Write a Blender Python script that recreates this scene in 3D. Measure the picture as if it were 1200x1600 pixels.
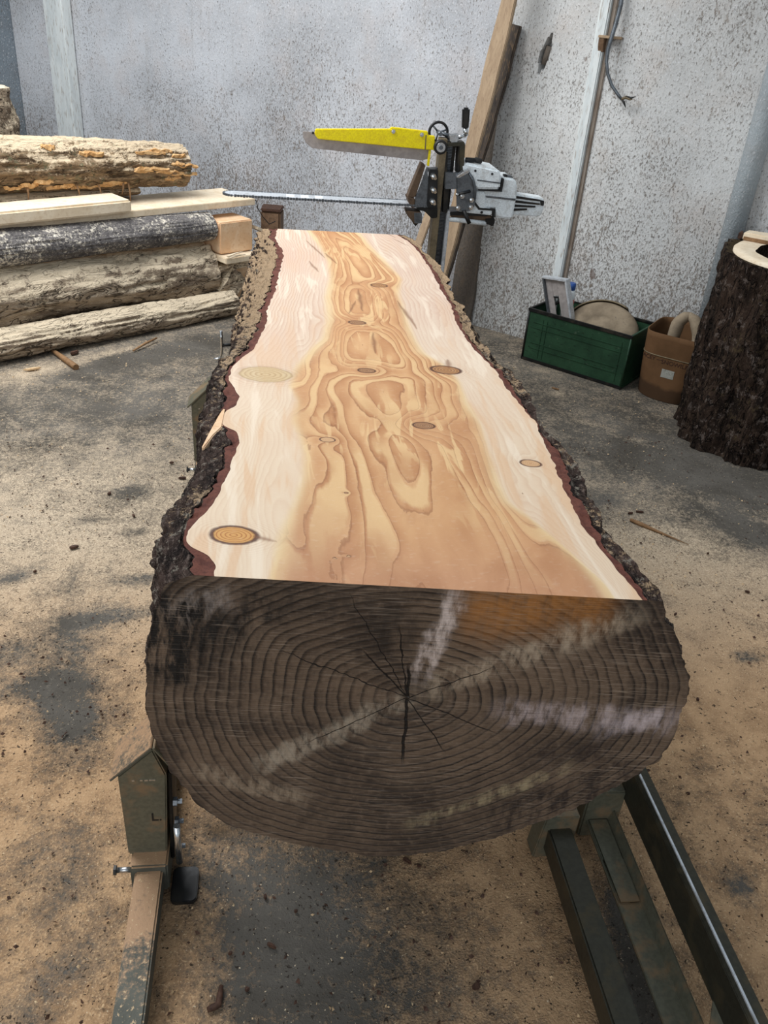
import bpy, bmesh, math, random
import numpy as np
from mathutils import Vector, Matrix

for o in list(bpy.data.objects): bpy.data.objects.remove(o)
scene = bpy.context.scene
col = scene.collection
R = math.radians

# ------------------------------------------------------------------ camera
CAM_H, FPX = 1.65, 1313.0
YAW, PITCH, ROLL = R(9.0), R(31.0), R(4.94)
CP = np.array([0.0, 0.0, CAM_H])
FW = np.array([math.sin(YAW)*math.cos(PITCH), math.cos(YAW)*math.cos(PITCH), -math.sin(PITCH)])
_r0 = np.array([math.cos(YAW), -math.sin(YAW), 0.0]); _u0 = np.cross(_r0, FW)
RT = math.cos(ROLL)*_r0 + math.sin(ROLL)*_u0
UP = math.cos(ROLL)*_u0 - math.sin(ROLL)*_r0
cam_d = bpy.data.cameras.new('camera'); cam = bpy.data.objects.new('camera', cam_d); col.objects.link(cam)
cam_d.sensor_fit = 'VERTICAL'; cam_d.sensor_height = 36.0; cam_d.lens = FPX/1600.0*36.0
cam_d.clip_start = 0.02
cam.matrix_world = Matrix(((RT[0], UP[0], -FW[0], CP[0]), (RT[1], UP[1], -FW[1], CP[1]),
                           (RT[2], UP[2], -FW[2], CP[2]), (0, 0, 0, 1)))
scene.camera = cam

# ------------------------------------------------------------------ light
wd = bpy.data.worlds.new('world'); scene.world = wd; wd.use_nodes = True
wd.node_tree.nodes['Background'].inputs[0].default_value = (0.80, 0.90, 1.0, 1)
wd.node_tree.nodes['Background'].inputs[1].default_value = 0.52
def area(name, loc, target, sx, sy, power, colr):
    d = bpy.data.lights.new(name, 'AREA'); d.shape = 'RECTANGLE'; d.size = sx; d.size_y = sy
    d.energy = power; d.color = colr
    o = bpy.data.objects.new(name, d); col.objects.link(o); o.location = loc
    o.rotation_euler = (Vector(target)-Vector(loc)).to_track_quat('-Z', 'Y').to_euler()
    return o
area('roof_skylight', (-1.75, 3.7, 3.7), (-1.1, 3.7, 0), 2.4, 2.4, 205, (0.97, 0.985, 1.0))
area('front_fill_light', (-1.8, -3.2, 2.3), (0.6, 3.2, 0.9), 3.0, 2.6, 70, (0.98, 0.99, 1.0))  # fill lamp added behind the camera to brighten the near faces of the saw
scene.view_settings.view_transform = 'Standard'
scene.view_settings.look = 'None'
scene.view_settings.exposure = 0.0
scene.view_settings.gamma = 1.0
scene.view_settings.use_curve_mapping = False

# ------------------------------------------------------------------ pixel helpers
def ray(x, y):
    return FW*FPX + RT*(x-600.0) - UP*(y-800.0)
def onz(x, y, z=0.0):
    d = ray(x, y); return CP + d*((z-CP[2])/d[2])
def ony(x, y, yy):
    d = ray(x, y); return CP + d*((yy-CP[1])/d[1])
def onpl(x, y, p0, n):
    d = ray(x, y); return CP + d*(np.dot(np.array(p0)-CP, n)/np.dot(d, n))

# ------------------------------------------------------------------ numpy noise
def _hash(ix, iy, iz):
    h = (ix.astype(np.int64)*374761393 + iy.astype(np.int64)*668265263 + iz.astype(np.int64)*2147483647) & 0xffffffff
    h = ((h ^ (h >> 13))*1274126177) & 0xffffffff
    h = ((h ^ (h >> 16))*2246822519) & 0xffffffff
    return ((h ^ (h >> 15)) & 0xffffff)/float(0xffffff)
def vnoise(x, y, z=None):
    x = np.asarray(x, float); y = np.asarray(y, float)
    z = np.zeros_like(x) if z is None else np.asarray(z, float)+np.zeros_like(x)
    x, y, z = np.broadcast_arrays(x, y, z)
    x0, y0, z0 = np.floor(x), np.floor(y), np.floor(z)
    fx, fy, fz = x-x0, y-y0, z-z0
    fx, fy, fz = [f*f*f*(f*(f*6-15)+10) for f in (fx, fy, fz)]
    r = 0
    for dx in (0, 1):
        for dy in (0, 1):
            for dz in (0, 1):
                w = (fx if dx else 1-fx)*(fy if dy else 1-fy)*(fz if dz else 1-fz)
                r = r + w*_hash(x0+dx, y0+dy, z0+dz)
    return r*2-1
def fbm(x, y, z=None, octv=4, gain=0.5):
    a, s, f = 1.0, 0.0, 1.0
    z = 0.0 if z is None else z
    for i in range(octv):
        s = s + a*vnoise(np.asarray(x)*f+17.3*i, np.asarray(y)*f-9.1*i, np.asarray(z)*f+np.zeros_like(np.asarray(x, float))+3.7*i)
        a *= gain; f *= 2.03
    return s
def ridged(x, y, z, octv=3):
    a, s, f = 1.0, 0.0, 1.0
    for i in range(octv):
        s = s + a*(1-2*np.abs(vnoise(x*f+5.3*i, y*f+8.1*i, z*f+1.9*i)))
        a *= 0.5; f *= 2.1
    return s

# ------------------------------------------------------------------ object helpers
def tag(o, label=None, cat=None, group=None, kind=None):
    if label: o['label'] = label
    if cat: o['category'] = cat
    if group: o['group'] = group
    if kind: o['kind'] = kind
    return o
def thing(name, loc, label, cat, group=None, kind=None):
    o = bpy.data.objects.new(name, None); col.objects.link(o); o.location = tuple(float(v) for v in loc)
    o.empty_display_size = 0.05
    return tag(o, label, cat, group, kind)
def root_loc(p):
    v = Vector((0, 0, 0))
    while p is not None:
        v += p.location; p = p.parent
        break
    return v
def link(o, parent):
    col.objects.link(o)
    if parent is not None:
        o.parent = parent
        bpy_abs = parent.get('_abs')
        if parent.type == 'EMPTY' and parent.parent is None:
            o.matrix_parent_inverse = Matrix.Translation(-parent.location)
    return o
def mesh(name, verts, faces, mat, parent=None, smooth=False, attrs=None):
    me = bpy.data.meshes.new(name)
    me.from_pydata([tuple(map(float, v)) for v in verts], [], [tuple(map(int, f)) for f in faces])
    if mat is not None:
        for m in (mat if isinstance(mat, (list, tuple)) else [mat]): me.materials.append(m)
    if smooth: me.polygons.foreach_set('use_smooth', [True]*len(me.polygons))
    if attrs:
        for k, a in attrs.items():
            at = me.attributes.new(k, 'FLOAT', 'POINT'); at.data.foreach_set('value', np.asarray(a, np.float32).ravel())
    me.update()
    o = bpy.data.objects.new(name, me)
    return link(o, parent)
def from_bm(name, bm, mat, parent=None, smooth=False):
    bmesh.ops.recalc_face_normals(bm, faces=bm.faces)
    me = bpy.data.meshes.new(name); bm.to_mesh(me); bm.free()
    if mat is not None: me.materials.append(mat)
    if smooth:
        me.polygons.foreach_set('use_smooth', [True]*len(me.polygons))
    o = bpy.data.objects.new(name, me)
    return link(o, parent)
def gridfaces(nu, nv, wrap_v=False, off=0):
    i = np.arange(nu-1)[:, None]; j = np.arange(nv if wrap_v else nv-1)[None, :]
    a = i*nv+j; b = i*nv+(j+1) % nv; c = (i+1)*nv+(j+1) % nv; d = (i+1)*nv+j
    return (np.stack([a, b, c, d], -1).reshape(-1, 4)+off)
def grid_mesh(name, P, mat, parent=None, wrap=False, smooth=True, attrs=None, flip=False):
    nu, nv = P.shape[:2]
    f = gridfaces(nu, nv, wrap)
    if flip: f = f[:, ::-1]
    v = P.reshape(-1, 3)
    me = bpy.data.meshes.new(name)
    me.vertices.add(len(v)); me.vertices.foreach_set('co', v.astype(np.float32).ravel())
    me.loops.add(f.size); me.loops.foreach_set('vertex_index', f.astype(np.int32).ravel())
    me.polygons.add(len(f)); me.polygons.foreach_set('loop_start', np.arange(0, f.size, 4, dtype=np.int32))
    me.polygons.foreach_set('loop_total', np.full(len(f), 4, np.int32))
    me.update(calc_edges=True); me.validate()
    if smooth: me.polygons.foreach_set('use_smooth', [True]*len(me.polygons))
    if mat is not None: me.materials.append(mat)
    if attrs:
        for k, a in attrs.items():
            at = me.attributes.new(k, 'FLOAT', 'POINT'); at.data.foreach_set('value', np.asarray(a, np.float32).ravel())
    o = bpy.data.objects.new(name, me)
    return link(o, parent)
def prism(name, poly, vec, mat, parent=None, bevel=0.0, smooth=False, seg=2):
    """closed polygon of 3-D points extruded by vec"""
    bm = bmesh.new()
    a = [bm.verts.new(tuple(map(float, p))) for p in poly]
    b = [bm.verts.new(tuple(float(p[i]+vec[i]) for i in range(3))) for p in poly]
    bm.faces.new(a); bm.faces.new(b[::-1])
    n = len(a)
    for i in range(n): bm.faces.new((a[i], b[i], b[(i+1) % n], a[(i+1) % n]))
    bmesh.ops.recalc_face_normals(bm, faces=bm.faces)
    if bevel > 0:
        bmesh.ops.bevel(bm, geom=bm.edges[:], offset=bevel, segments=seg, affect='EDGES', clamp_overlap=True)
    return from_bm(name, bm, mat, parent, smooth)
def box(name, lo, hi, mat, parent=None, bevel=0.0, M=None):
    x0, y0, z0 = lo; x1, y1, z1 = hi
    pts = [(x0, y0, z0), (x1, y0, z0), (x1, y1, z0), (x0, y1, z0)]
    o = prism(name, pts, (0, 0, z1-z0), mat, parent, bevel)
    if M is not None: o.data.transform(M)
    return o
def obox(name, c, ax, ay, az, size, mat, parent=None, bevel=0.0):
    """oriented box: centre, unit axes, full sizes"""
    c, ax, ay, az = [np.array(v, float) for v in (c, ax, ay, az)]
    h = np.array(size)/2
    pts = [c+ax*sx*h[0]+ay*sy*h[1]-az*h[2] for sx, sy in ((-1, -1), (1, -1), (1, 1), (-1, 1))]
    return prism(name, pts, az*size[2], mat, parent, bevel)
def frames(path):
    P = np.array(path, float); n = len(P)
    T = np.gradient(P, axis=0); T /= np.linalg.norm(T, axis=1)[:, None]+1e-12
    ref = np.array([0, 0, 1.0]) if abs(T[0, 2]) < 0.9 else np.array([1.0, 0, 0])
    N = np.zeros_like(P); B = np.zeros_like(P)
    v = np.cross(T[0], ref); v /= np.linalg.norm(v)
    for i in range(n):
        v = v - T[i]*np.dot(v, T[i]); v /= np.linalg.norm(v)
        N[i] = v; B[i] = np.cross(T[i], v)
    return P, T, N, B
def tube(name, path, rad, mat, parent=None, seg=12, smooth=True, caps=True):
    P, T, N, B = frames(path); n = len(P)
    rad = np.full(n, rad) if np.isscalar(rad) else np.array(rad, float)
    a = np.linspace(0, 2*math.pi, seg, endpoint=False)
    V = P[:, None, :] + rad[:, None, None]*(np.cos(a)[None, :, None]*N[:, None, :] + np.sin(a)[None, :, None]*B[:, None, :])
    verts = list(V.reshape(-1, 3)); faces = [tuple(f[::-1]) for f in gridfaces(n, seg, True)]
    if caps:
        faces.append(tuple(range(seg))); faces.append(tuple(range((n-1)*seg, n*seg))[::-1])
    o = mesh(name, verts, faces, mat, parent, False)
    if smooth:
        o.data.polygons.foreach_set('use_smooth', [True]*(len(faces)-2)+[False]*2 if caps else [True]*len(faces))
    return o
def cyl(name, p0, p1, r, mat, parent=None, seg=20, bevel=0.0):
    p0 = np.array(p0, float); p1 = np.array(p1, float); d = p1-p0; L = np.linalg.norm(d); u = d/L
    b = min(bevel, r*0.6, L*0.3)
    if b > 0:
        path = [p0, p0+u*1e-5, p0+u*b, p1-u*b, p1-u*1e-5, p1]; rr = [r-b, r-b, r, r, r-b, r-b]
        path[0] = p0-u*1e-6
        return tube(name, path, rr, mat, parent, seg)
    return tube(name, [p0, p1], r, mat, parent, seg)
def hexbolt(name, p, d, r, l, mat, parent):
    p = np.array(p, float); d = np.array(d, float); d /= np.linalg.norm(d)
    bm = bmesh.new()
    return_obj = tube(name, [p, p+d*l*0.45, p+d*l*0.4501, p+d*l], [r, r, r*0.55, r*0.55], mat, parent, 6, False)
    return return_obj

# ------------------------------------------------------------------ node material helper
def srgb(c):
    return tuple(((v/255.0)/12.92 if v/255.0 <= 0.04045 else ((v/255.0+0.055)/1.055)**2.4) for v in c[:3])+(1.0,)
class NM:
    def __init__(s, name, rough=0.8, metal=0.0, spec=0.3):
        s.m = bpy.data.materials.new(name); s.m.use_nodes = True
        s.t = s.m.node_tree; s.b = s.t.nodes['Principled BSDF']
        s.b.inputs['Roughness'].default_value = rough; s.b.inputs['Metallic'].default_value = metal
        s.b.inputs['Specular IOR Level'].default_value = spec
    def n(s, typ, **kw):
        nd = s.t.nodes.new(typ)
        for k, v in kw.items(): setattr(nd, k, v)
        return nd
    def put(s, sock, v):
        if isinstance(v, bpy.types.NodeSocket): s.t.links.new(v, sock)
        elif isinstance(v, (tuple, list)) and len(v) == 3 and sock.type == 'RGBA': sock.default_value = srgb(v)
        else: sock.default_value = v
    def coord(s, kind='Object'):
        return s.n('ShaderNodeTexCoord').outputs[kind]
    def attr(s, name):
        return s.n('ShaderNodeAttribute', attribute_name=name).outputs['Fac']
    def mapv(s, v, scale=(1, 1, 1), rot=(0, 0, 0), loc=(0, 0, 0)):
        m = s.n('ShaderNodeMapping'); s.put(m.inputs['Vector'], v)
        m.inputs['Scale'].default_value = scale; m.inputs['Rotation'].default_value = rot; m.inputs['Location'].default_value = loc
        return m.outputs[0]
    def noise(s, v, scale, detail=4, rough=0.55, dist=0.0):
        m = s.n('ShaderNodeTexNoise'); s.put(m.inputs['Vector'], v)
        m.inputs['Scale'].default_value = scale; m.inputs['Detail'].default_value = detail
        m.inputs['Roughness'].default_value = rough; m.inputs['Distortion'].default_value = dist
        return m.outputs['Fac']
    def voro(s, v, scale, feature='F1', rnd=1.0):
        m = s.n('ShaderNodeTexVoronoi', feature=feature); s.put(m.inputs['Vector'], v)
        m.inputs['Scale'].default_value = scale; m.inputs['Randomness'].default_value = rnd
        return m.outputs['Distance']
    def math(s, op, a, b=0.0, c=0.0, clamp=False):
        m = s.n('ShaderNodeMath', operation=op, use_clamp=clamp)
        s.put(m.inputs[0], a); s.put(m.inputs[1], b)
        if op in ('MULTIPLY_ADD', 'SMOOTH_MIN', 'WRAP'): s.put(m.inputs[2], c)
        return m.outputs[0]
    def step(s, v, lo, hi, a=0.0, b=1.0):
        m = s.n('ShaderNodeMapRange', interpolation_type='SMOOTHSTEP'); s.put(m.inputs['Value'], v)
        m.inputs['From Min'].default_value = lo; m.inputs['From Max'].default_value = hi
        m.inputs['To Min'].default_value = a; m.inputs['To Max'].default_value = b
        return m.outputs[0]
    def mix(s, f, a, b, mode='MIX'):
        m = s.n('ShaderNodeMix', data_type='RGBA', blend_type=mode)
        s.put(m.inputs[0], f); s.put(m.inputs[6], a); s.put(m.inputs[7], b)
        return m.outputs[2]
    def ramp(s, f, stops, interp='LINEAR'):
        m = s.n('ShaderNodeValToRGB'); m.color_ramp.interpolation = interp
        e = m.color_ramp.elements
        while len(e) < len(stops): e.new(0.5)
        for el, (p, c) in zip(e, stops): el.position = p; el.color = srgb(c)
        s.put(m.inputs[0], f); return m.outputs[0]
    def sep(s, v):
        m = s.n('ShaderNodeSeparateXYZ'); s.put(m.inputs[0], v); return m.outputs
    def normal_z(s):
        return s.sep(s.n('ShaderNodeNewGeometry').outputs['Normal'])[2]
    def col(s, c): s.put(s.b.inputs['Base Color'], c); return s
    def rough(s, c): s.put(s.b.inputs['Roughness'], c); return s
    def bump(s, h, dist=0.01, strength=1.0):
        m = s.n('ShaderNodeBump'); s.put(m.inputs['Height'], h)
        m.inputs['Distance'].default_value = dist; m.inputs['Strength'].default_value = strength
        s.t.links.new(m.outputs[0], s.b.inputs['Normal']); return s

def paint(name, c, rough=0.45, metal=0.0, dirt=None, amt=0.5, spec=0.4, scale=18):
    k = NM(name, rough, metal, spec); v = k.coord()
    n1 = k.noise(v, scale, 5, 0.6); n2 = k.noise(v, scale*6, 3)
    base = k.mix(k.step(n2, 0.3, 0.7), tuple(x*0.93 for x in c), tuple(min(255, x*1.05) for x in c))
    if dirt: base = k.mix(k.math('MULTIPLY', k.step(n1, 0.48, 0.68), amt), base, dirt)
    k.col(base); k.rough(k.step(n1, 0.2, 0.8, max(0.05, rough-0.12), min(1, rough+0.15)))
    k.bump(n2, 0.0006, 0.5)
    return k.m

MAT = {}
MAT['steel_olive'] = paint('olive_steel', (104, 103, 88), 0.42, 0.35, (150, 120, 88), 0.6)
MAT['steel_dark'] = paint('dark_steel', (64, 62, 52), 0.4, 0.5, (95, 84, 62), 0.5)
MAT['black'] = paint('black_plastic', (22, 22, 23), 0.45, 0.0, (70, 64, 56), 0.3)
MAT['black_metal'] = paint('black_metal', (38, 38, 38), 0.4, 0.5, (86, 76, 62), 0.45)
MAT['chrome'] = paint('bright_steel', (205, 207, 208), 0.22, 0.95, (130, 122, 110), 0.25)
MAT['grey_plate'] = paint('grey_plate', (112, 117, 122), 0.35, 0.7, (70, 70, 70), 0.6, scale=30)
MAT['aluminium'] = paint('aluminium', (206, 210, 214), 0.42, 0.4, (110, 106, 98), 0.4)
MAT['tan_steel'] = paint('dusty_mast_steel', (126, 112, 88), 0.5, 0.3, (72, 64, 52), 0.5)
MAT['brown_rust'] = paint('rusty_brown', (96, 76, 58), 0.6, 0.2, (52, 42, 36), 0.6)
MAT['white'] = paint('saw_white', (232, 238, 240), 0.35, 0.0, (150, 140, 124), 0.35, scale=30)
MAT['yellow'] = paint('guard_yellow', (250, 226, 8), 0.35, 0.0, (214, 180, 30), 0.3, scale=30)
MAT['flap'] = paint('grey_flap', (168, 160, 156), 0.45, 0.2, (132, 124, 122), 0.6, scale=8)
MAT['green'] = None

# ------------------------------------------------------------------ surface materials
def wall_material(name, tint=(182, 184, 188), dens=0.0, whites=0.55):
    k = NM(name, 0.85, 0, 0.2); v = k.coord()
    big = k.noise(v, 0.9, 4, 0.6); mid = k.noise(v, 4.0, 5, 0.65)
    vs = k.mapv(v, (1, 1, 0.6))
    fleck = k.noise(vs, 115, 3, 0.7, 0.5); fleck2 = k.noise(k.mapv(v, (1, 1, 0.45)), 48, 4, 0.7, 0.8)
    white = k.noise(k.mapv(v, (1, 1, 0.6), loc=(5, 3, 1)), 130, 2, 0.6)
    streak = k.noise(k.mapv(v, (6, 6, 0.35)), 2.2, 4, 0.6)
    lo = tuple(c*0.88 for c in tint); hi = tuple(min(255, c*1.06) for c in tint)
    base = k.mix(k.step(big, 0.3, 0.7), lo, hi)
    base = k.mix(k.math('MULTIPLY', k.step(mid, 0.45, 0.75), 0.45), base, tuple(c*f for c, f in zip(tint, (0.98, 0.92, 0.88))))
    base = k.mix(k.math('MULTIPLY', k.step(streak, 0.55, 0.75), 0.35), base, tuple(c*f for c, f in zip(tint, (0.85, 0.83, 0.80))))
    # spattered sawdust and grit, in cloudy patches
    patch = k.step(k.noise(v, 1.6, 4, 0.6), 0.34, 0.66)
    z = k.math('ADD', k.sep(v)[2], k.math('MULTIPLY', k.math('SUBTRACT', big, 0.5), 1.2))
    low = k.step(z, 1.30, 0.35)
    dirt = k.math('ADD', k.math('MULTIPLY', patch, 0.6), k.math('MULTIPLY', low, 0.7))
    thr = k.math('SUBTRACT', 0.600-dens, k.math('MULTIPLY', dirt, 0.105))
    f1 = k.math('MULTIPLY', k.math('SUBTRACT', fleck, thr), 11.0, clamp=True)
    f2 = k.math('MULTIPLY', k.math('SUBTRACT', fleck2, k.math('ADD', thr, 0.045)), 10.0, clamp=True)
    base = k.mix(k.math('MULTIPLY', f1, 0.78), base, (92, 84, 76))
    base = k.mix(k.math('MULTIPLY', f2, 0.70), base, (116, 102, 88))
    base = k.mix(k.math('MULTIPLY', k.step(white, 0.58, 0.70), whites), base, (230, 230, 232))
    g = k.noise(k.mapv(v, (1, 1, 0.45), loc=(3, 1, 2)), 11, 3, 0.5)
    base = k.mix(k.math('MULTIPLY', k.step(g, 0.74, 0.78), 0.7), base, (112, 92, 82))
    k.col(base)
    h = k.math('ADD', k.math('MULTIPLY', fleck, 0.8), k.math('ADD', k.math('MULTIPLY', fleck2, 0.7), mid))
    k.bump(h, 0.007, 0.7)
    return k.m
MAT['wall'] = wall_material('spattered_grey_wall', (204, 204, 202), 0.02)
MAT['wall_far'] = wall_material('spattered_blue_grey_wall', (198, 200, 204), 0.0)
MAT['wall_shaded'] = wall_material('shaded_grey_wall', (128, 138, 146), -0.02)  # shade of the differently facing side wall, put into a darker tint
MAT['plaster'] = wall_material('pale_pipe_paint', (168, 176, 180), -0.25)

def floor_material():
    k = NM('concrete_under_sawdust', 0.9, 0, 0.15); v = k.coord(); d = k.attr('dust')
    n1 = k.noise(v, 2.6, 5, 0.6, 0.4); n2 = k.noise(v, 11, 5, 0.65); n3 = k.noise(v, 60, 3, 0.7); n4 = k.noise(v, 210, 2, 0.7)
    conc = k.mix(k.step(n1, 0.3, 0.7), (78, 73, 66), (106, 101, 94))
    conc = k.mix(k.math('MULTIPLY', k.step(n3, 0.55, 0.7), 0.35), conc, (130, 122, 110))
    fine = k.math('ADD', k.math('MULTIPLY', n2, 0.30), k.math('MULTIPLY', n3, 0.30))
    fine = k.math('ADD', fine, k.math('ADD', k.math('MULTIPLY', n4, 0.22), k.math('MULTIPLY', n1, 0.18)))
    lev = k.math('SUBTRACT', k.math('ADD', d, k.math('MULTIPLY', k.math('SUBTRACT', fine, 0.5), 3.2)), 0.5)
    cover = k.math('MULTIPLY_ADD', lev, 1.7, 0.5, clamp=True)
    saw = k.mix(k.step(n2, 0.3, 0.7), (158, 126, 94), (190, 155, 118))
    saw = k.mix(k.math('MULTIPLY', k.step(n4, 0.56, 0.68), 0.6), saw, (214, 184, 146))
    saw = k.mix(k.math('MULTIPLY', k.step(n3, 0.56, 0.70), 0.35), saw, (132, 104, 78))
    grey = k.mix(k.step(k.sep(v)[1], 1.5, 2.7), saw, k.mix(k.step(n4, 0.45, 0.62), (172, 154, 132), (204, 186, 160)))
    c = k.mix(cover, conc, grey)
    dk = k.noise(k.mapv(v, (1, 1, 1), loc=(4, 7, 0)), 105, 3, 0.6)
    c = k.mix(k.math('MULTIPLY', k.step(dk, 0.625, 0.67), 0.9), c, (50, 42, 36))
    lt = k.noise(k.mapv(v, (1, 1, 1), loc=(9, 2, 0)), 160, 2, 0.6)
    c = k.mix(k.math('MULTIPLY', k.step(lt, 0.70, 0.74), 0.9), c, (226, 206, 174))
    k.col(c)
    h = k.math('ADD', k.math('MULTIPLY', cover, 0.5), k.math('ADD', k.math('MULTIPLY', n4, 0.5), k.math('MULTIPLY', n3, 0.7)))
    k.bump(h, 0.006, 0.8)
    return k.m
MAT['floor'] = floor_material()

def bark_material(name, dark, mid, light, dust, dust_amt=0.5, sc=1.0, axis=(1, 0.35, 1), rot=(0, 0, 0), lichen=None, far_dust=None, crack=1.0, nzw=0.30):
    k = NM(name, 0.95, 0, 0.1); v = k.coord()
    vv = k.mapv(k.mapv(v, (1, 1, 1), rot), axis)
    n1 = k.noise(vv, 15*sc, 6, 0.68, 0.5); n2 = k.noise(vv, 60*sc, 4, 0.75); n3 = k.noise(v, 5*sc, 3); n4 = k.noise(v, 150*sc, 3, 0.7)
    rid = k.math('ABSOLUTE', k.math('SUBTRACT', k.noise(vv, 20*sc, 3, 0.6, 0.8), 0.5))
    c = k.mix(k.step(n1, 0.36, 0.62), dark, mid)
    c = k.mix(k.math('MULTIPLY', k.step(n2, 0.52, 0.70), 0.8), c, light)
    c = k.mix(k.math('MULTIPLY', k.step(n4, 0.55, 0.70), 0.35), c, light)
    if lichen: c = k.mix(k.math('MULTIPLY', k.step(k.noise(v, 26*sc, 5, 0.75), 0.55, 0.63), 0.8), c, lichen)
    c = k.mix(k.math('MULTIPLY', k.step(rid, 0.022, 0.004), crack), c, tuple(x*0.45 for x in dark))
    nz = k.normal_z()
    dn = k.math('ADD', k.math('MULTIPLY', k.noise(v, 42*sc, 5, 0.8), 1.0), k.math('MULTIPLY', n3, 0.55))
    dn = k.math('ADD', dn, k.math('MULTIPLY', nz, nzw))
    if far_dust: dn = k.math('ADD', dn, k.step(k.sep(v)[1], far_dust[0], far_dust[1], -0.28, 0.02))
    c = k.mix(k.math('MULTIPLY', k.step(dn, 0.98-0.22*dust_amt, 1.10-0.2*dust_amt), min(1.0, dust_amt*1.3)), c, dust)
    k.col(c)
    h = k.math('ADD', k.math('MULTIPLY', n1, 1.0), k.math('ADD', k.math('MULTIPLY', n2, 0.6), k.step(rid, 0.0, 0.03, 0, 0.4*crack)))
    h = k.math('ADD', h, k.math('MULTIPLY', n4, 0.25))
    k.bump(h, 0.014/sc, 1.0)
    return k.m
MAT['bark'] = bark_material('dark_fir_bark', (30, 24, 22), (66, 53, 47), (112, 98, 90), (172, 146, 116), 0.62, 1.5, lichen=(132, 124, 112), far_dust=(1.5, 2.7), crack=0.5)
MAT['bark_stump'] = bark_material('stump_bark', (27, 21, 18), (54, 42, 35), (88, 74, 62), (80, 68, 48), 0.45, 0.9, (1, 1, 0.4), lichen=(98, 88, 82), crack=0.9)
PA, PRt = (0.30, 1.0, 1.0), (0, 0, R(-37.2))
MAT['bark_pale'] = bark_material('sawdusted_grey_bark', (124, 108, 92), (176, 158, 136), (208, 192, 170), (224, 206, 178), 0.85, 0.8, PA, PRt, crack=0.85)
MAT['bark_snow'] = bark_material('flaky_bark_white_dust', (84, 81, 82), (122, 117, 115), (184, 178, 170), (238, 228, 210), 0.85, 1.5, (0.9, 1, 1), PRt, crack=0.3, nzw=0.0)
MAT['bark_torn'] = bark_material('torn_log_bark', (92, 74, 58), (152, 128, 100), (196, 168, 132), (230, 208, 176), 0.65, 0.9, PA, PRt, lichen=(112, 112, 88), crack=0.6)

def wood_material(name, a, b, c, axis=(1, 1, 1), scale=10, rough=0.7):
    k = NM(name, rough, 0, 0.25); v = k.coord(); vv = k.mapv(v, axis)
    n = k.noise(vv, scale, 5, 0.6, 1.2); n2 = k.noise(vv, scale*6, 3, 0.6)
    col_ = k.mix(k.step(n, 0.3, 0.7), a, b)
    col_ = k.mix(k.math('MULTIPLY', k.step(n2, 0.5, 0.75), 0.6), col_, c)
    k.col(col_); k.bump(n2, 0.002, 0.4); return k.m
MAT['cut_pale'] = wood_material('fresh_cut_pale_wood', (226, 206, 176), (240, 224, 198), (206, 180, 146))
MAT['cut_peach'] = wood_material('fresh_cut_peach_wood', (226, 184, 142), (236, 204, 168), (204, 156, 116))
MAT['torn_wood'] = wood_material('torn_orange_wood', (190, 142, 88), (222, 182, 130), (126, 84, 50), scale=24)
MAT['plank'] = wood_material('tan_plank', (158, 134, 108), (176, 152, 124), (122, 100, 80), (5, 5, 0.6), 6)
MAT['plank_dark'] = wood_material('dark_weathered_plank', (52, 46, 42), (84, 74, 66), (150, 122, 90), (6, 6, 0.5), 5)
MAT['board_grey'] = wall_material('dirty_grey_board', (108, 100, 92), 0.05, 0.0)
MAT['batten_edge'] = wood_material('grey_brown_batten_edge', (128, 112, 98), (156, 144, 132), (108, 90, 74), (3, 3, 0.5), 8)
MAT['end_brown'] = wood_material('old_brown_endgrain', (96, 74, 56), (124, 98, 76), (70, 52, 40), scale=20)
MAT['inner_bark'] = wood_material('red_inner_bark', (84, 47, 39), (112, 67, 54), (58, 34, 30), scale=40, rough=0.85)
MAT['white_post'] = wood_material('peeling_white_post', (206, 212, 212), (226, 230, 228), (138, 112, 88), (3, 3, 0.6), 5)
MAT['chip'] = wood_material('bark_chip', (62, 44, 36), (92, 66, 52), (44, 32, 26), scale=60)
MAT['chip_light'] = wood_material('wood_chip', (196, 164, 124), (222, 194, 154), (160, 122, 84), scale=60)
MAT['splinter'] = wood_material('brown_splinter', (128, 96, 66), (152, 118, 84), (96, 70, 48), scale=40)

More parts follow.
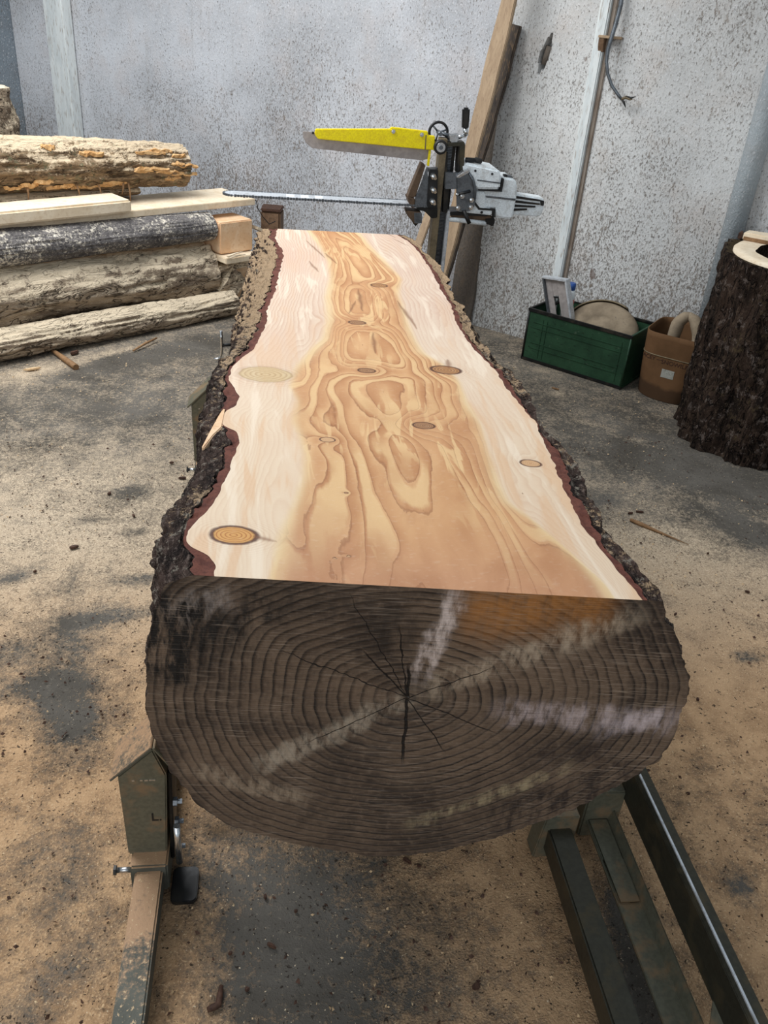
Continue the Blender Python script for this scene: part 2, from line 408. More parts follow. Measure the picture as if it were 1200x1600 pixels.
# ------------------------------------------------------------------ floor
def build_floor():
    xs = np.concatenate([np.linspace(-9, -2.6, 20), np.linspace(-2.5, 3.2, 229), np.linspace(3.3, 8, 16)])
    ys = np.concatenate([np.linspace(-4, -0.1, 16), np.linspace(0, 6, 241), np.linspace(6.1, 11, 16)])
    X, Y = np.meshgrid(xs, ys, indexing='ij')
    d = np.full(X.shape, 0.42)
    near = 1/(1+np.exp((Y-2.50-0.62*np.where(X < 0, 1, 0))/0.22))
    d = d*(1-near) + 0.80*near
    d = np.where(Y > 2.6, d-0.10, d)
    def blob(px, py, rx, ry, rot, amt, z=0.0):
        nonlocal d
        p = onz(px, py, z); a = R(rot)
        u = (X-p[0])*math.cos(a)+(Y-p[1])*math.sin(a); w = -(X-p[0])*math.sin(a)+(Y-p[1])*math.cos(a)
        q = (u/rx)**2+(w/ry)**2
        d = d + amt*np.exp(-q)
    for b in [(155, 965, .13, .05, 10, -.75), (215, 905, .10, .03, 10, -.6), (115, 1010, .07, .14, 20, -.45), (110, 1120, .09, .16, 25, -.75),
              (60, 1070, .12, .05, 0, -.6), (20, 900, .10, .04, 30, -.6), (115, 905, .025, .07, 10, -.5), (20, 1020, .08, .06, 20, -.5),
              (430, 1440, .16, .26, -5, -.50), (540, 1420, .20, .22, 0, -.38), (480, 1600, .20, .16, 0, -.30), (330, 1350, .10, .12, 0, -.35), (700, 1560, .16, .12, 0, -.22),
              (255, 1480, .07, .16, 0, .15), (100, 1380, .12, .14, 0, -.30), (60, 1300, .10, .10, 0, -.18), (130, 1500, .08, .05, 30, -.35), (20, 1590, .06, .08, 0, -.4),
              (1165, 1026, .05, .03, -15, -.9), (1160, 1385, .03, .035, 0, -.8), (985, 1435, .05, .10, 0, -1.1), (1000, 1560, .06, .10, 0, -.8),
              (1170, 830, .10, .16, 30, -.75), (1130, 760, .5, .12, -35, -.30), (940, 780, .07, .05, 0, -.35), (1090, 720, .5, .22, -40, -.25),
              (1000, 690, .08, .04, -40, .30), (870, 615, .05, .04, 0, .38), (920, 660, .12, .03, -40, .28), (850, 580, .10, .02, -40, .15),
              (1050, 880, .30, .25, -20, .25), (1120, 1050, .3, .3, 0, .25), (940, 850, .10, .10, 0, .2),
              (100, 640, .5, .25, 35, -.10), (230, 640, .3, .15, 30, -.15), (200, 770, .09, .07, 30, -.45), (215, 830, .05, .03, 30, -.5), (150, 810, .05, .03, 0, -.35), (250, 550, .55, .10, 35, -.45), (90, 570, .30, .07, 35, .45), (30, 590, .14, .10, 35, .35), (200, 545, .16, .035, 35, .3),
              (120, 780, .5, .25, 0, .10), (150, 1230, .12, .12, 0, .12), (40, 1170, .1, .1, 0, .05)]:
        blob(*b)
    Z = 0.004*fbm(X*2.2, Y*2.2, octv=3)*np.clip(d, 0, 1)
    Z = np.minimum(Z, 0.006)
    P = np.stack([X, Y, Z-0.003], -1)
    o = grid_mesh('floor', P, MAT['floor'], smooth=True, attrs={'dust': np.clip(d, -0.4, 1.1)})
    tag(o, 'dark concrete floor dusted with tan sawdust', None, None, 'structure')
build_floor()

# ------------------------------------------------------------------ walls
WN = np.array([0.643, 0.766, 0.0]); WN /= np.linalg.norm(WN)
WD = np.array([WN[1], -WN[0], 0.0])
W0 = np.array([1.288, 4.912, 0.0])
def wp(w, z, out=0.0):          # point on the back wall: along, height, distance into the room
    return W0 + WD*w - WN*out + np.array([0, 0, z])
def wcoord(px, py, out=0.0):
    p = onpl(px, py, W0-WN*out, WN); return float(np.dot(p-W0, WD)), float(p[2])
WALL_H = 3.4
# right panel with the broken hole
hx, hz = wcoord(852, 84); w_l = wcoord(768, 255)[0]; w_r = 4.2
hw, hh = 0.16, 0.26
cell = (hx-hw, hx+hw, hz-hh, hz+hh)
V, Fc = [], []
def q(a):
    i = len(V); V.extend(a); Fc.append(tuple(range(i, i+len(a))))
q([wp(w_l, -0.02), wp(cell[0], -0.02), wp(cell[0], WALL_H), wp(w_l, WALL_H)])
q([wp(cell[1], -0.02), wp(w_r, -0.02), wp(w_r, WALL_H), wp(cell[1], WALL_H)])
q([wp(cell[0], -0.02), wp(cell[1], -0.02), wp(cell[1], cell[2]), wp(cell[0], cell[2])])
q([wp(cell[0], cell[3]), wp(cell[1], cell[3]), wp(cell[1], WALL_H), wp(cell[0], WALL_H)])
nh = 32; ring_o, ring_i, ring_b = [], [], []
rng = random.Random(4)
for i in range(nh):
    a = 2*math.pi*(i+0.5)/nh
    c, s_ = math.cos(a), math.sin(a)
    m = min(hw/abs(c) if abs(c) > 1e-6 else 9, hh/abs(s_) if abs(s_) > 1e-6 else 9)
    ring_o.append(wp(hx+c*m, hz+s_*m))
    rr = 1+0.18*rng.uniform(-1, 1)
    ex, ez = 0.028*c*rr, 0.088*s_*rr
    ex += ez*0.18
    ring_i.append(wp(hx+ex, hz+ez, 0.0)); ring_b.append(wp(hx+ex*0.75, hz+ez*0.85, -0.07))
corners = {}
for i in range(nh):
    j = (i+1) % nh
    q([ring_o[i], ring_o[j], ring_i[j], ring_i[i]]); q([ring_i[i], ring_i[j], ring_b[j], ring_b[i]])
q(ring_b)
for sx in (0, 1):
    for sz in (2, 3):          # corner fillers of the cell
        cpt = wp(cell[sx], cell[sz])
        ds = sorted(range(nh), key=lambda i: np.linalg.norm(ring_o[i]-cpt))[:2]
        q([cpt, ring_o[ds[0]], ring_o[ds[1]]])
# free end of the panel and its thickness
q([wp(w_l, -0.02), wp(w_l, WALL_H), wp(w_l, WALL_H, -0.09), wp(w_l, -0.02, -0.09)])
o = mesh('wall_back', V, Fc, MAT['wall']); tag(o, 'pale grey spattered wall panel with a broken hole', None, None, 'structure')
pipe = tube('hole_pipe', [wp(hx-0.008, hz-0.05, -0.03), wp(hx+0.008, hz+0.035, -0.03)], 0.02, MAT['board_grey'], o, 12)
# far, set-back stretch of the same wall
w_c = wcoord(37, 100, -0.08)[0]
o = mesh('wall_far', [wp(w_c, -0.02, -0.08), wp(w_l+0.06, -0.02, -0.08), wp(w_l+0.06, WALL_H, -0.08), wp(w_c, WALL_H, -0.08)], [(0, 1, 2, 3)], MAT['wall_far'])
tag(o, 'blue-grey spattered wall behind the timber pile', None, None, 'structure')
c0 = wp(w_c, 0, -0.08)
o = mesh('wall_left', [c0+np.array([0, 0, -.02]), c0-WN*9+np.array([0, 0, -.02]), c0-WN*9+np.array([0, 0, WALL_H]), c0+np.array([0, 0, WALL_H])], [(0, 1, 2, 3)], MAT['wall_shaded'])
tag(o, 'grey side wall, its shade put into the colour, meeting the far wall at the corner', None, None, 'structure')
# pale strip of wall next to the corner and the whitewashed post
lp0, lp1 = wcoord(83, 100, 0.0)[0], wcoord(105, 100, 0.0)[0]
o = prism('trim_1', [wp(lp0-.02, 0, -0.078), wp(lp1+.02, 0, -0.078), wp(lp1+.02, 0, 0.02), wp(lp0-.02, 0, 0.02)], (0, 0, WALL_H), MAT['white_post'], None, 0.012)
tag(o, 'peeling whitewashed post on the blue-grey wall', None, None, 'structure')
o = prism('trim_2', [wp(w_c, 0, -0.08), wp(lp0-.03, 0, -0.08), wp(lp0-.03, 0, -0.02), wp(w_c, 0, -0.02)], (0, 0, WALL_H), MAT['wall_far'], None, 0.008)
tag(o, 'blue-grey wall strip between corner and white post', None, None, 'structure')
# post on the right panel
b0, b1 = wcoord(922, 110)[0], wcoord(940, 110)[0]
o = prism('trim_3', [wp(b0, 0, -0.01), wp(b1, 0, -0.01), wp(b1-.004, 0, 0.035), wp(b0+.004, 0, 0.035)], (0, 0, WALL_H), MAT['white_post'], None, 0.006)
tag(o, 'narrow painted batten beside the hanging cable', None, None, 'structure')
o = prism('trim_4', [wp(b1-.002, 0, -0.01), wp(b1+.022, 0, -0.01), wp(b1+.022, 0, 0.010), wp(b1-.002, 0, 0.012)], (0, 0, WALL_H), MAT['batten_edge'], None, 0.004)
tag(o, 'bare brown edge board along the painted batten', None, None, 'structure')
# round pipe near the stump
pw = wcoord(1168, 290)[0]
o = tube('trim_5', [wp(pw, -0.01, 0.045), wp(pw, WALL_H, 0.045)], 0.052, MAT['plaster'], None, 24)
tag(o, 'thick grey painted pipe running up the wall behind stump', None, None, 'structure')

# ------------------------------------------------------------------ the half-sawn log
ZT, Y0, YF = 0.9, 1.013, 3.285
def unshear(x, y):
    kx = -0.106*(x-0.22); L = YF-Y0
    return (y-kx*(1+Y0/L))/(1-kx/L)
def shear(x, Y):
    return Y + (-0.106*(x-0.22))*(1-(Y-Y0)/(YF-Y0))
LW = [(335, 903, 45), (338, 885, 40), (325, 868, 30), (300, 855, 12), (290, 842, 7), (297, 822, 10), (322, 800, 24), (345, 770, 24), (358, 730, 22),
      (370, 700, 22), (374, 688, 24), (371, 674, 20), (352, 667, 3), (342, 655, 2), (352, 643, 5), (366, 636, 24), (375, 620, 26), (366, 605, 14), (358, 592, 7),
      (362, 575, 6), (380, 558, 12), (395, 548, 16), (408, 525, 16), (416, 505, 16), (417, 485, 14), (430, 455, 14), (437, 425, 13), (443, 400, 13),
      (440, 388, 11), (432, 378, 4), (430, 370, 16), (433, 357, 14)]
RW = [(1003, 938, 9), (965, 890, 15), (905, 815, 18), (880, 760, 18), (862, 715, 17), (850, 690, 12), (843, 678, 2), (838, 660, 2), (815, 635, 6), (790, 605, 12),
      (775, 580, 9), (740, 545, 7), (722, 520, 6), (712, 500, 9), (703, 475, 7), (690, 455, 8), (675, 425, 7), (655, 395, 6), (640, 378, 5), (620, 367, 5)]
def edge_fn(lst, sgn):
    rows = []
    for px, py, w in lst:
        a = onz(px, py, ZT); b = onz(px+sgn*w, py, ZT)
        rows.append((unshear(a[0], a[1]), a[0], abs(b[0]-a[0])))
    rows.sort(); r = np.array(rows)
    return r
NYs = 620
YS = np.linspace(Y0, YF, NYs)
def smooth1(a, k):
    ker = np.exp(-np.linspace(-2, 2, 2*k+1)**2); ker /= ker.sum()
    return np.convolve(np.pad(a, k, mode='edge'), ker, 'valid')
eL, eR = edge_fn(LW, -1), edge_fn(RW, 1)
xl = smooth1(np.interp(YS, eL[:, 0], eL[:, 1]), 5); bl = smooth1(np.interp(YS, eL[:, 0], eL[:, 2]), 6)
xr = smooth1(np.interp(YS, eR[:, 0], eR[:, 1]), 7); br = smooth1(np.interp(YS, eR[:, 0], eR[:, 2]), 7)
bl = bl*(1+0.35*fbm(YS*30, YS*0+2, octv=3)); br = br*(1+0.35*fbm(YS*30, YS*0+7, octv=3))
bl = np.maximum(bl*0.72, 0.003); br = np.maximum(br*0.8, 0.003)
xl = xl+0.0025*fbm(YS*45, YS*0+1, octv=2); xr = xr+0.0025*fbm(YS*45, YS*0+4, octv=2)
lipL = 0.004*np.clip(1+0.6*fbm(YS*14, YS*0+3, octv=3), 0.2, 2)
lipR = 0.020*np.clip(1+0.5*fbm(YS*14, YS*0+6, octv=3), 0.3, 2)
ol, orr = xl-bl-lipL, xr+br+lipR

def log_world(x, Y, z):
    return np.stack([x, shear(x, Y), z], -1)

KNOTS = [  # px, py, radius_px, kind, halo (in radii), hill
    (365, 836, 37, 0, 1.9, 2.0), (415, 585, 44, 1, 1.7, 2.0), (573, 579, 14, 2, 3.4, 3.4), (697, 578, 23, 3, 2.2, 2.0), (558, 504, 13, 2, 3.6, 2.6),
    (592, 446, 13, 3, 3.0, 1.8), (512, 687, 12, 4, 2.2, 0.9), (662, 665, 17, 2, 3.4, 2.4), (829, 724, 16, 4, 2.0, 1.0), (541, 770, 4, 2, 3, .5),
    (545, 869, 4, 4, 2, .3), (523, 872, 4, 5, 2, .2)]
HL = [(430, 900), (440, 870), (452, 830), (470, 790), (483, 750), (487, 715), (480, 690), (468, 655), (474, 625), (462, 605), (470, 575), (492, 548), (512, 530), (520, 500), (515, 465),
      (523, 432), (520, 410), (503, 382), (482, 358)]
HR = [(945, 915), (905, 880), (865, 845), (820, 808), (785, 785), (766, 745), (752, 705), (743, 665), (722, 628), (712, 596), (690, 572), (655, 552), (640, 530), (628, 495), (616, 460),
      (622, 436), (594, 405), (573, 385), (556, 363)]
def line_fn(pts):
    r = sorted((unshear(*onz(px, py, ZT)[:2]), onz(px, py, ZT)[0]) for px, py in pts)
    r = np.array(r); return smooth1(np.interp(YS, r[:, 0], r[:, 1]), 10)

def top_surface():
    nx = 300
    hl, hr = line_fn(HL), line_fn(HR)
    t = np.linspace(0, 1, nx)
    X = xl[:, None]+(xr-xl)[:, None]*t[None, :]; Y = np.repeat(YS[:, None], nx, 1)
    # lateral coordinate: -2 left edge, -1 left heart line, 0 middle, 1, 2
    mid = (hl+hr)/2
    v = np.empty_like(X)
    for i in range(NYs):
        v[i] = np.interp(X[i], [xl[i], hl[i], mid[i], hr[i], xr[i]], [-2, -1, 0, 1, 2])
    wx = 0.13*fbm(X*6, Y*1.5, octv=3)+0.045*fbm(X*20, Y*3.5, 5.0, octv=3)
    v2 = v+wx
    c = 0.62+0.16*fbm(Y*1.1, X*1.2+3, octv=2)-0.16*(Y-1.8)
    g = np.sqrt(v2**2+c**2)
    g = 10.0*g + 1.5*fbm(X*9, Y*1.7, 2.0, octv=3) + 2.2*(Y-1)
    core = np.zeros_like(X); edge = np.zeros_like(X); kind = np.zeros_like(X); halo = np.zeros_like(X); kd_min = np.full(X.shape, 9.0)
    for px, py, rp, kd, hal, hill in KNOTS:
        p = onz(px, py, ZT); p2 = onz(px+rp, py, ZT); r = abs(p2[0]-p[0])
        yy = unshear(p[0], p[1])
        dx, dy = X-p[0], Y-yy
        ry = r*(0.70 if kd != 1 else 0.75)
        d = np.sqrt((dx/r)**2+(dy/ry)**2)*(1+0.05*fbm(X*30, Y*30, px*1.0, octv=2))
        g = g + hill*1.3*np.exp(-(d/hal)**2)
        halo = np.maximum(halo, np.exp(-(d/(hal*0.8))**2))
        m = d < kd_min
        kd_min = np.where(m, d, kd_min); kind = np.where(m, kd, kind)
    heart = 1/(1+np.exp((np.abs(v+0.06*fbm(X*12, Y*4, 1.0, octv=3))-1.0)/0.035))
    # uniform brownish zone near the butt
    butt = np.clip(1-(Y-1.02+0.03*fbm(X*10, Y*8, octv=2))/0.22, 0, 1)*heart
    band = np.exp(-((Y-1.06-0.01*X)/0.03)**2)
    slit = np.zeros_like(X)
    for (ax_, ay_), (bx_, by_), w in (((478, 376), (508, 403), .0035), ((484, 408), (497, 425), .0035), ((621, 470), (652, 514), .004), ((507, 395), (526, 412), .004), ((600, 362), (618, 372), .0025),
                                      ((560, 452), (567, 486), .005), ((583, 520), (587, 552), .004), ((700, 562), (701, 575), .006), ((640, 385), (612, 372), .002), ((556, 470), (545, 490), .003), ((430, 846), (395, 838), .004)):
        pa, pb = onz(ax_, ay_, ZT), onz(bx_, by_, ZT)
        A0 = np.array([pa[0], unshear(pa[0], pa[1])]); B0 = np.array([pb[0], unshear(pb[0], pb[1])]); dv = B0-A0
        tq = np.clip(((X-A0[0])*dv[0]+(Y-A0[1])*dv[1])/(dv@dv), 0, 1)
        dd = np.hypot(X-A0[0]-tq*dv[0]+.002*fbm(X*40, Y*25, octv=2), Y-A0[1]-tq*dv[1])
        slit = np.maximum(slit, np.exp(-(dd/(w*(0.35+np.sin(tq*math.pi))))**2))
    Z = np.full_like(X, ZT)
    P = log_world(X, Y, Z)
    return P, dict(g=g, heart=heart, kd=kd_min, kind=kind, halo=halo, slit=slit, butt=np.clip(butt, 0, 1), lat=v)

def sawn_material():
    k = NM('fresh_sawn_larch_face', 0.62, 0, 0.25); v = k.coord()
    g = k.attr('g'); heart = k.attr('heart'); kd = k.attr('kd'); kind = k.attr('kind'); halo = k.attr('halo'); butt = k.attr('butt'); lat = k.attr('lat')
    fn = k.noise(k.mapv(v, (1, 0.22, 1)), 60, 4, 0.6)
    gg = k.math('ADD', g, k.math('MULTIPLY', fn, 0.35))
    fr = k.math('FRACT', gg)
    # heart: alternating cream and tan bands with thin brown late-wood lines
    bandn = k.noise(k.mapv(v, (1, 0.45, 1)), 9, 4, 0.55, 0.8)
    hc = k.ramp(fr, [(0.0, (218, 174, 126)), (0.30, (206, 157, 110)), (0.62, (191, 139, 94)), (0.88, (178, 124, 81)), (0.95, (153, 100, 63)), (1.0, (214, 170, 122))])
    flat = k.mix(k.step(bandn, 0.42, 0.60), (189, 137, 95), (206, 157, 112))
    hc = k.mix(k.step(k.noise(v, 5, 2), 0.35, 0.65, 0.25, 0.75), hc, flat)
    # cream bands following the rings, and cream flames running with the grain
    bs = k.step(k.noise(k.mapv(v, (1, 0.5, 1), loc=(1, 4, 0)), 6, 3), 0.38, 0.60)
    f2 = k.math('FRACT', k.math('MULTIPLY', gg, 0.5))
    bandm = k.math('MULTIPLY', k.math('MULTIPLY', k.step(f2, 0.02, 0.10), k.step(f2, 0.44, 0.34)), bs)
    fl = k.noise(k.mapv(v, (1, 0.16, 1)), 26, 3, 0.5, 1.4)
    flm = k.math('MULTIPLY', k.step(fl, 0.545, 0.60), k.math('SUBTRACT', 1.0, bs))
    hc = k.mix(k.math('MULTIPLY', k.math('MAXIMUM', bandm, flm), 0.72), hc, (227, 191, 140))
    hc = k.mix(k.math('MULTIPLY', butt, 0.9), hc, k.mix(k.step(bandn, 0.35, 0.65), (181, 130, 95), (197, 146, 110)))
    line_b = k.step(fr, 0.90, 0.97)
    hc = k.mix(k.math('MULTIPLY', line_b, 0.40), hc, (139, 91, 59))
    # sapwood: pale, slightly pink, faint close rings
    fs = k.math('FRACT', k.math('MULTIPLY', gg, 1.35))
    sc = k.ramp(fs, [(0.0, (216, 195, 174)), (0.55, (210, 183, 161)), (0.88, (197, 164, 142)), (1.0, (216, 193, 170))])
    pink = k.noise(k.mapv(v, (1, 0.5, 1)), 4.5, 3)
    sc = k.mix(k.math('MULTIPLY', k.step(pink, 0.42, 0.66), 0.40), sc, (202, 166, 147))
    sc = k.mix(k.step(k.noise(k.mapv(v, (1, 0.6, 1), loc=(2, 5, 0)), 3.0, 3), 0.35, 0.7, 0.0, 0.6), sc, (220, 198, 177))
    # warm streaks with the grain, and a creamier butt end
    ws = k.noise(k.mapv(v, (1, 0.11, 1), loc=(3, 0, 0)), 30, 3, 0.5, 0.6)
    yb = k.step(k.sep(v)[1], 2.6, 1.3)
    sc = k.mix(k.math('MULTIPLY', yb, 0.45), sc, (232, 208, 172))
    sc = k.mix(k.math('MULTIPLY', k.step(ws, 0.50, 0.62), k.math('MULTIPLY_ADD', yb, 0.40, 0.15)), sc, (214, 172, 132))
    sc = k.mix(k.math('MULTIPLY', k.step(ws, 0.44, 0.34), 0.45), sc, (238, 222, 200))
    # cream transition next to the heart line
    al = k.math('ABSOLUTE', lat)
    trans = k.math('MULTIPLY', k.step(al, 0.86, 0.98), k.step(al, 1.16, 1.02))
    sc = k.mix(k.math('MULTIPLY', trans, 0.7), sc, (225, 198, 147))
    c = k.mix(heart, sc, hc)
    # knots
    kn = k.noise(v, 90, 3, 0.6)
    kf = k.math('FRACT', k.math('MULTIPLY', kd, 5.2))
    core_o = k.mix(k.step(kf, 0.5, 0.9), (206, 154, 90), (172, 112, 60))
    core_g = k.mix(k.step(kf, 0.4, 0.9), (196, 172, 124), (176, 148, 102))
    core_b = k.mix(k.step(kf, 0.4, 0.9), (166, 124, 88), (124, 86, 60))
    core_r = k.mix(k.step(kf, 0.4, 0.9), (178, 132, 86), (128, 82, 56))
    core_l = k.mix(k.step(kf, 0.4, 0.9), (206, 166, 124), (188, 142, 102))
    cc = core_o
    for i, cr in enumerate((core_g, core_b, core_r, core_l)):
        cc = k.mix(k.step(kind, i+0.45, i+0.55), cc, cr)
    kdn = k.math('ADD', kd, k.math('MULTIPLY', k.math('SUBTRACT', kn, 0.5), 0.12))
    soft = k.math('LESS_THAN', k.math('ABSOLUTE', k.math('SUBTRACT', kind, 1.0)), 0.3)
    inside = k.step(kdn, 1.02, 0.90)
    ringw = k.math('MULTIPLY', k.step(kdn, 0.80, 0.94), k.step(kdn, 1.16, 1.0))
    ringw = k.math('MULTIPLY', ringw, k.math('SUBTRACT', 1.0, k.math('MULTIPLY', soft, 0.85)))
    c = k.mix(k.math('MULTIPLY', k.math('MULTIPLY', halo, 0.35), k.step(kf, 0.35, 0.85)), c, (170, 118, 80))
    c = k.mix(k.math('MULTIPLY', inside, k.math('SUBTRACT', 1.0, k.math('MULTIPLY', soft, 0.35))), c, cc)
    c = k.mix(k.math('MULTIPLY', ringw, 0.92), c, (84, 52, 40))
    c = k.mix(k.math('MULTIPLY', k.attr('slit'), 0.7), c, (122, 80, 54))
    # cross-wise saw marks and tiny flecks
    sm = k.noise(k.mapv(v, (0.6, 1, 1)), 130, 2, 0.5)
    c = k.mix(k.math('MULTIPLY', k.step(sm, 0.55, 0.75), 0.12), c, (232, 210, 186))
    sp = k.noise(v, 45, 2, 0.5)
    c = k.mix(k.math('MULTIPLY', k.step(sp, 0.795, 0.81), 0.8), c, (120, 84, 60))
    k.col(c)
    k.bump(k.math('ADD', sm, k.math('MULTIPLY', fn, 0.5)), 0.0015, 0.35)
    return k.m

PITH = np.array([0.227, 0.674])
OUT = [(290, 903), (262, 908), (246, 935), (237, 985), (231, 1030), (228, 1075), (232, 1110), (245, 1160), (270, 1210), (310, 1255), (360, 1288), (430, 1310),
       (500, 1328), (570, 1336), (640, 1337), (710, 1327), (790, 1305), (860, 1282), (930, 1250), (985, 1217), (1028, 1190), (1048, 1155), (1060, 1118), (1076, 1085), (1075, 1040),
       (1062, 1000), (1040, 965), (1012, 940)]
FN_ = np.array([0.106, 1.0, 0.0]); FP0 = np.array([0.22, Y0, 0.5])
out_xz = np.array([[p[0], p[2]] for p in (onpl(px, py, FP0, FN_) for px, py in OUT)])
out_xz[0] = (ol[0], ZT); out_xz[-1] = (orr[0], ZT)
NT = 420
seglen = np.concatenate([[0], np.cumsum(np.linalg.norm(np.diff(out_xz, axis=0), axis=1))]); seglen /= seglen[-1]
tt = np.linspace(0, 1, NT)
sec = np.stack([smooth1(np.interp(tt, seglen, out_xz[:, 0]), 5), smooth1(np.interp(tt, seglen, out_xz[:, 1]), 5)], -1)
sec[0] = out_xz[0]; sec[-1] = out_xz[-1]

def log_body():
    xeL0, xeR0 = sec[:, 0].min(), sec[:, 0].max()
    s = (YS-Y0)/(YF-Y0)
    xeL = xeL0 + 0.10*s + 0.030*np.minimum(1, s*5) + 0.014*fbm(YS*2.3, YS*0+5, octv=3)*np.minimum(1, s*8)
    xeR = xeR0 - 0.10*s**0.7 - 0.02*np.minimum(1, s*5) + 0.016*fbm(YS*2.3, YS*0+8, octv=3)*np.minimum(1, s*8)
    a = (sec[:, 0]-xeL0)/(xeR0-xeL0)
    X = xeL[:, None]+a[None, :]*(xeR-xeL)[:, None]
    dep = (ZT-sec[:, 1])
    Z = ZT - dep[None, :]*(1-0.20*s)[:, None]
    wl = np.clip(1-dep/0.17, 0, 1)**1.3*(tt < 0.5); wr = np.clip(1-dep/0.19, 0, 1)**1.3*(tt >= 0.5)
    X = X + (ol-X[:, 0])[:, None]*wl[None, :] + (orr-X[:, -1])[:, None]*wr[None, :]
    Y = np.repeat(YS[:, None], NT, 1)
    # outward normal of the section
    dX, dZ = np.gradient(X, axis=1), np.gradient(Z, axis=1)
    L = np.sqrt(dX**2+dZ**2)+1e-9
    nx, nz = dZ/L, -dX/L       # section runs left edge -> bottom -> right edge
    cx, cz = X.mean(), Z.mean()
    sg = np.sign(((X-cx)*nx+(Z-cz)*nz).mean()); nx, nz = nx*sg, nz*sg
    U = np.concatenate([[0], np.cumsum(np.sqrt(np.diff(sec[:, 0])**2+np.diff(sec[:, 1])**2))])[None, :]+0*X
    warp = 0.05*fbm(Y*5, U*5, octv=2)
    plates = ridged(Y*7.0+warp*6, U*19+warp*14, 0*Y+3.0, 3)
    fine = fbm(Y*55, U*75, octv=3)
    big = fbm(Y*3.2, U*5, 4.0, octv=2)
    disp = 0.010*np.clip(plates, -0.6, 1.3)+0.0055*fine+0.010*big+0.008*np.abs(fbm(Y*26, U*36, 8.0, octv=4))+0.004*vnoise(Y*150, U*150)
    disp = 0.022*np.tanh(disp/0.022)
    edge_f = np.minimum(1, np.minimum(tt, 1-tt)/0.02)[None, :]
    end_f = (0.35+0.65*np.minimum(1, s/0.02))[:, None]
    disp = (disp-0.004)*np.maximum(edge_f, 0.12)*end_f
    X2, Z2 = X+nx*disp, Z+nz*disp
    Z2 = np.minimum(Z2, ZT-0.0015*(1-edge_f)*0-0.0)
    return X2, Y, Z2

log = thing('sawn_log', (0.25, 2.1, 0.27), 'huge half-sawn log with fresh knotty top face and dark weathered end', 'log')
Ptop, attrs = top_surface()
grid_mesh('sawn_face', Ptop, sawn_material(), log, attrs=attrs, smooth=False, flip=True)
BX, BY, BZ = log_body()
grid_mesh('bark', log_world(BX, BY, BZ), MAT['bark'], log, smooth=True, flip=True)
# red inner bark: flat sawn band between face and bark, both sides
def band_strip(xa, xb, flip):
    t = np.linspace(0, 1, 6)
    X = xa[:, None]+(xb-xa)[:, None]*t[None, :]; Y = np.repeat(YS[:, None], 6, 1)
    Z = np.full_like(X, ZT-0.0005) - 0.004*np.clip(fbm(X*60, Y*60, octv=2), 0, 1)*(t[None, :] > 0.35)
    return grid_mesh('inner_bark', log_world(X, Y, Z), MAT['inner_bark'], log, flip=flip)
band_strip(xl, xl-bl, False)
band_strip(xr, xr+br, True)
def lip_strip(xa, xb, flip):        # sawn-through rough outer bark between the red band and the flank
    t = np.linspace(0, 1, 9)
    X = xa[:, None]+(xb-xa)[:, None]*t[None, :]; Y = np.repeat(YS[:, None], 9, 1)
    bump = np.clip(0.5+0.5*fbm(X*90, Y*70, 2.0, 3), 0, 1)*0.007*np.sin(np.pi*np.clip(t, 0, 1))[None, :]
    return grid_mesh('bark_lip', log_world(X, Y, ZT-0.0006-bump), MAT['bark'], log, flip=flip)
lip_strip(xl-bl, BX[:, 0], False)
lip_strip(xr+br, BX[:, -1], True)

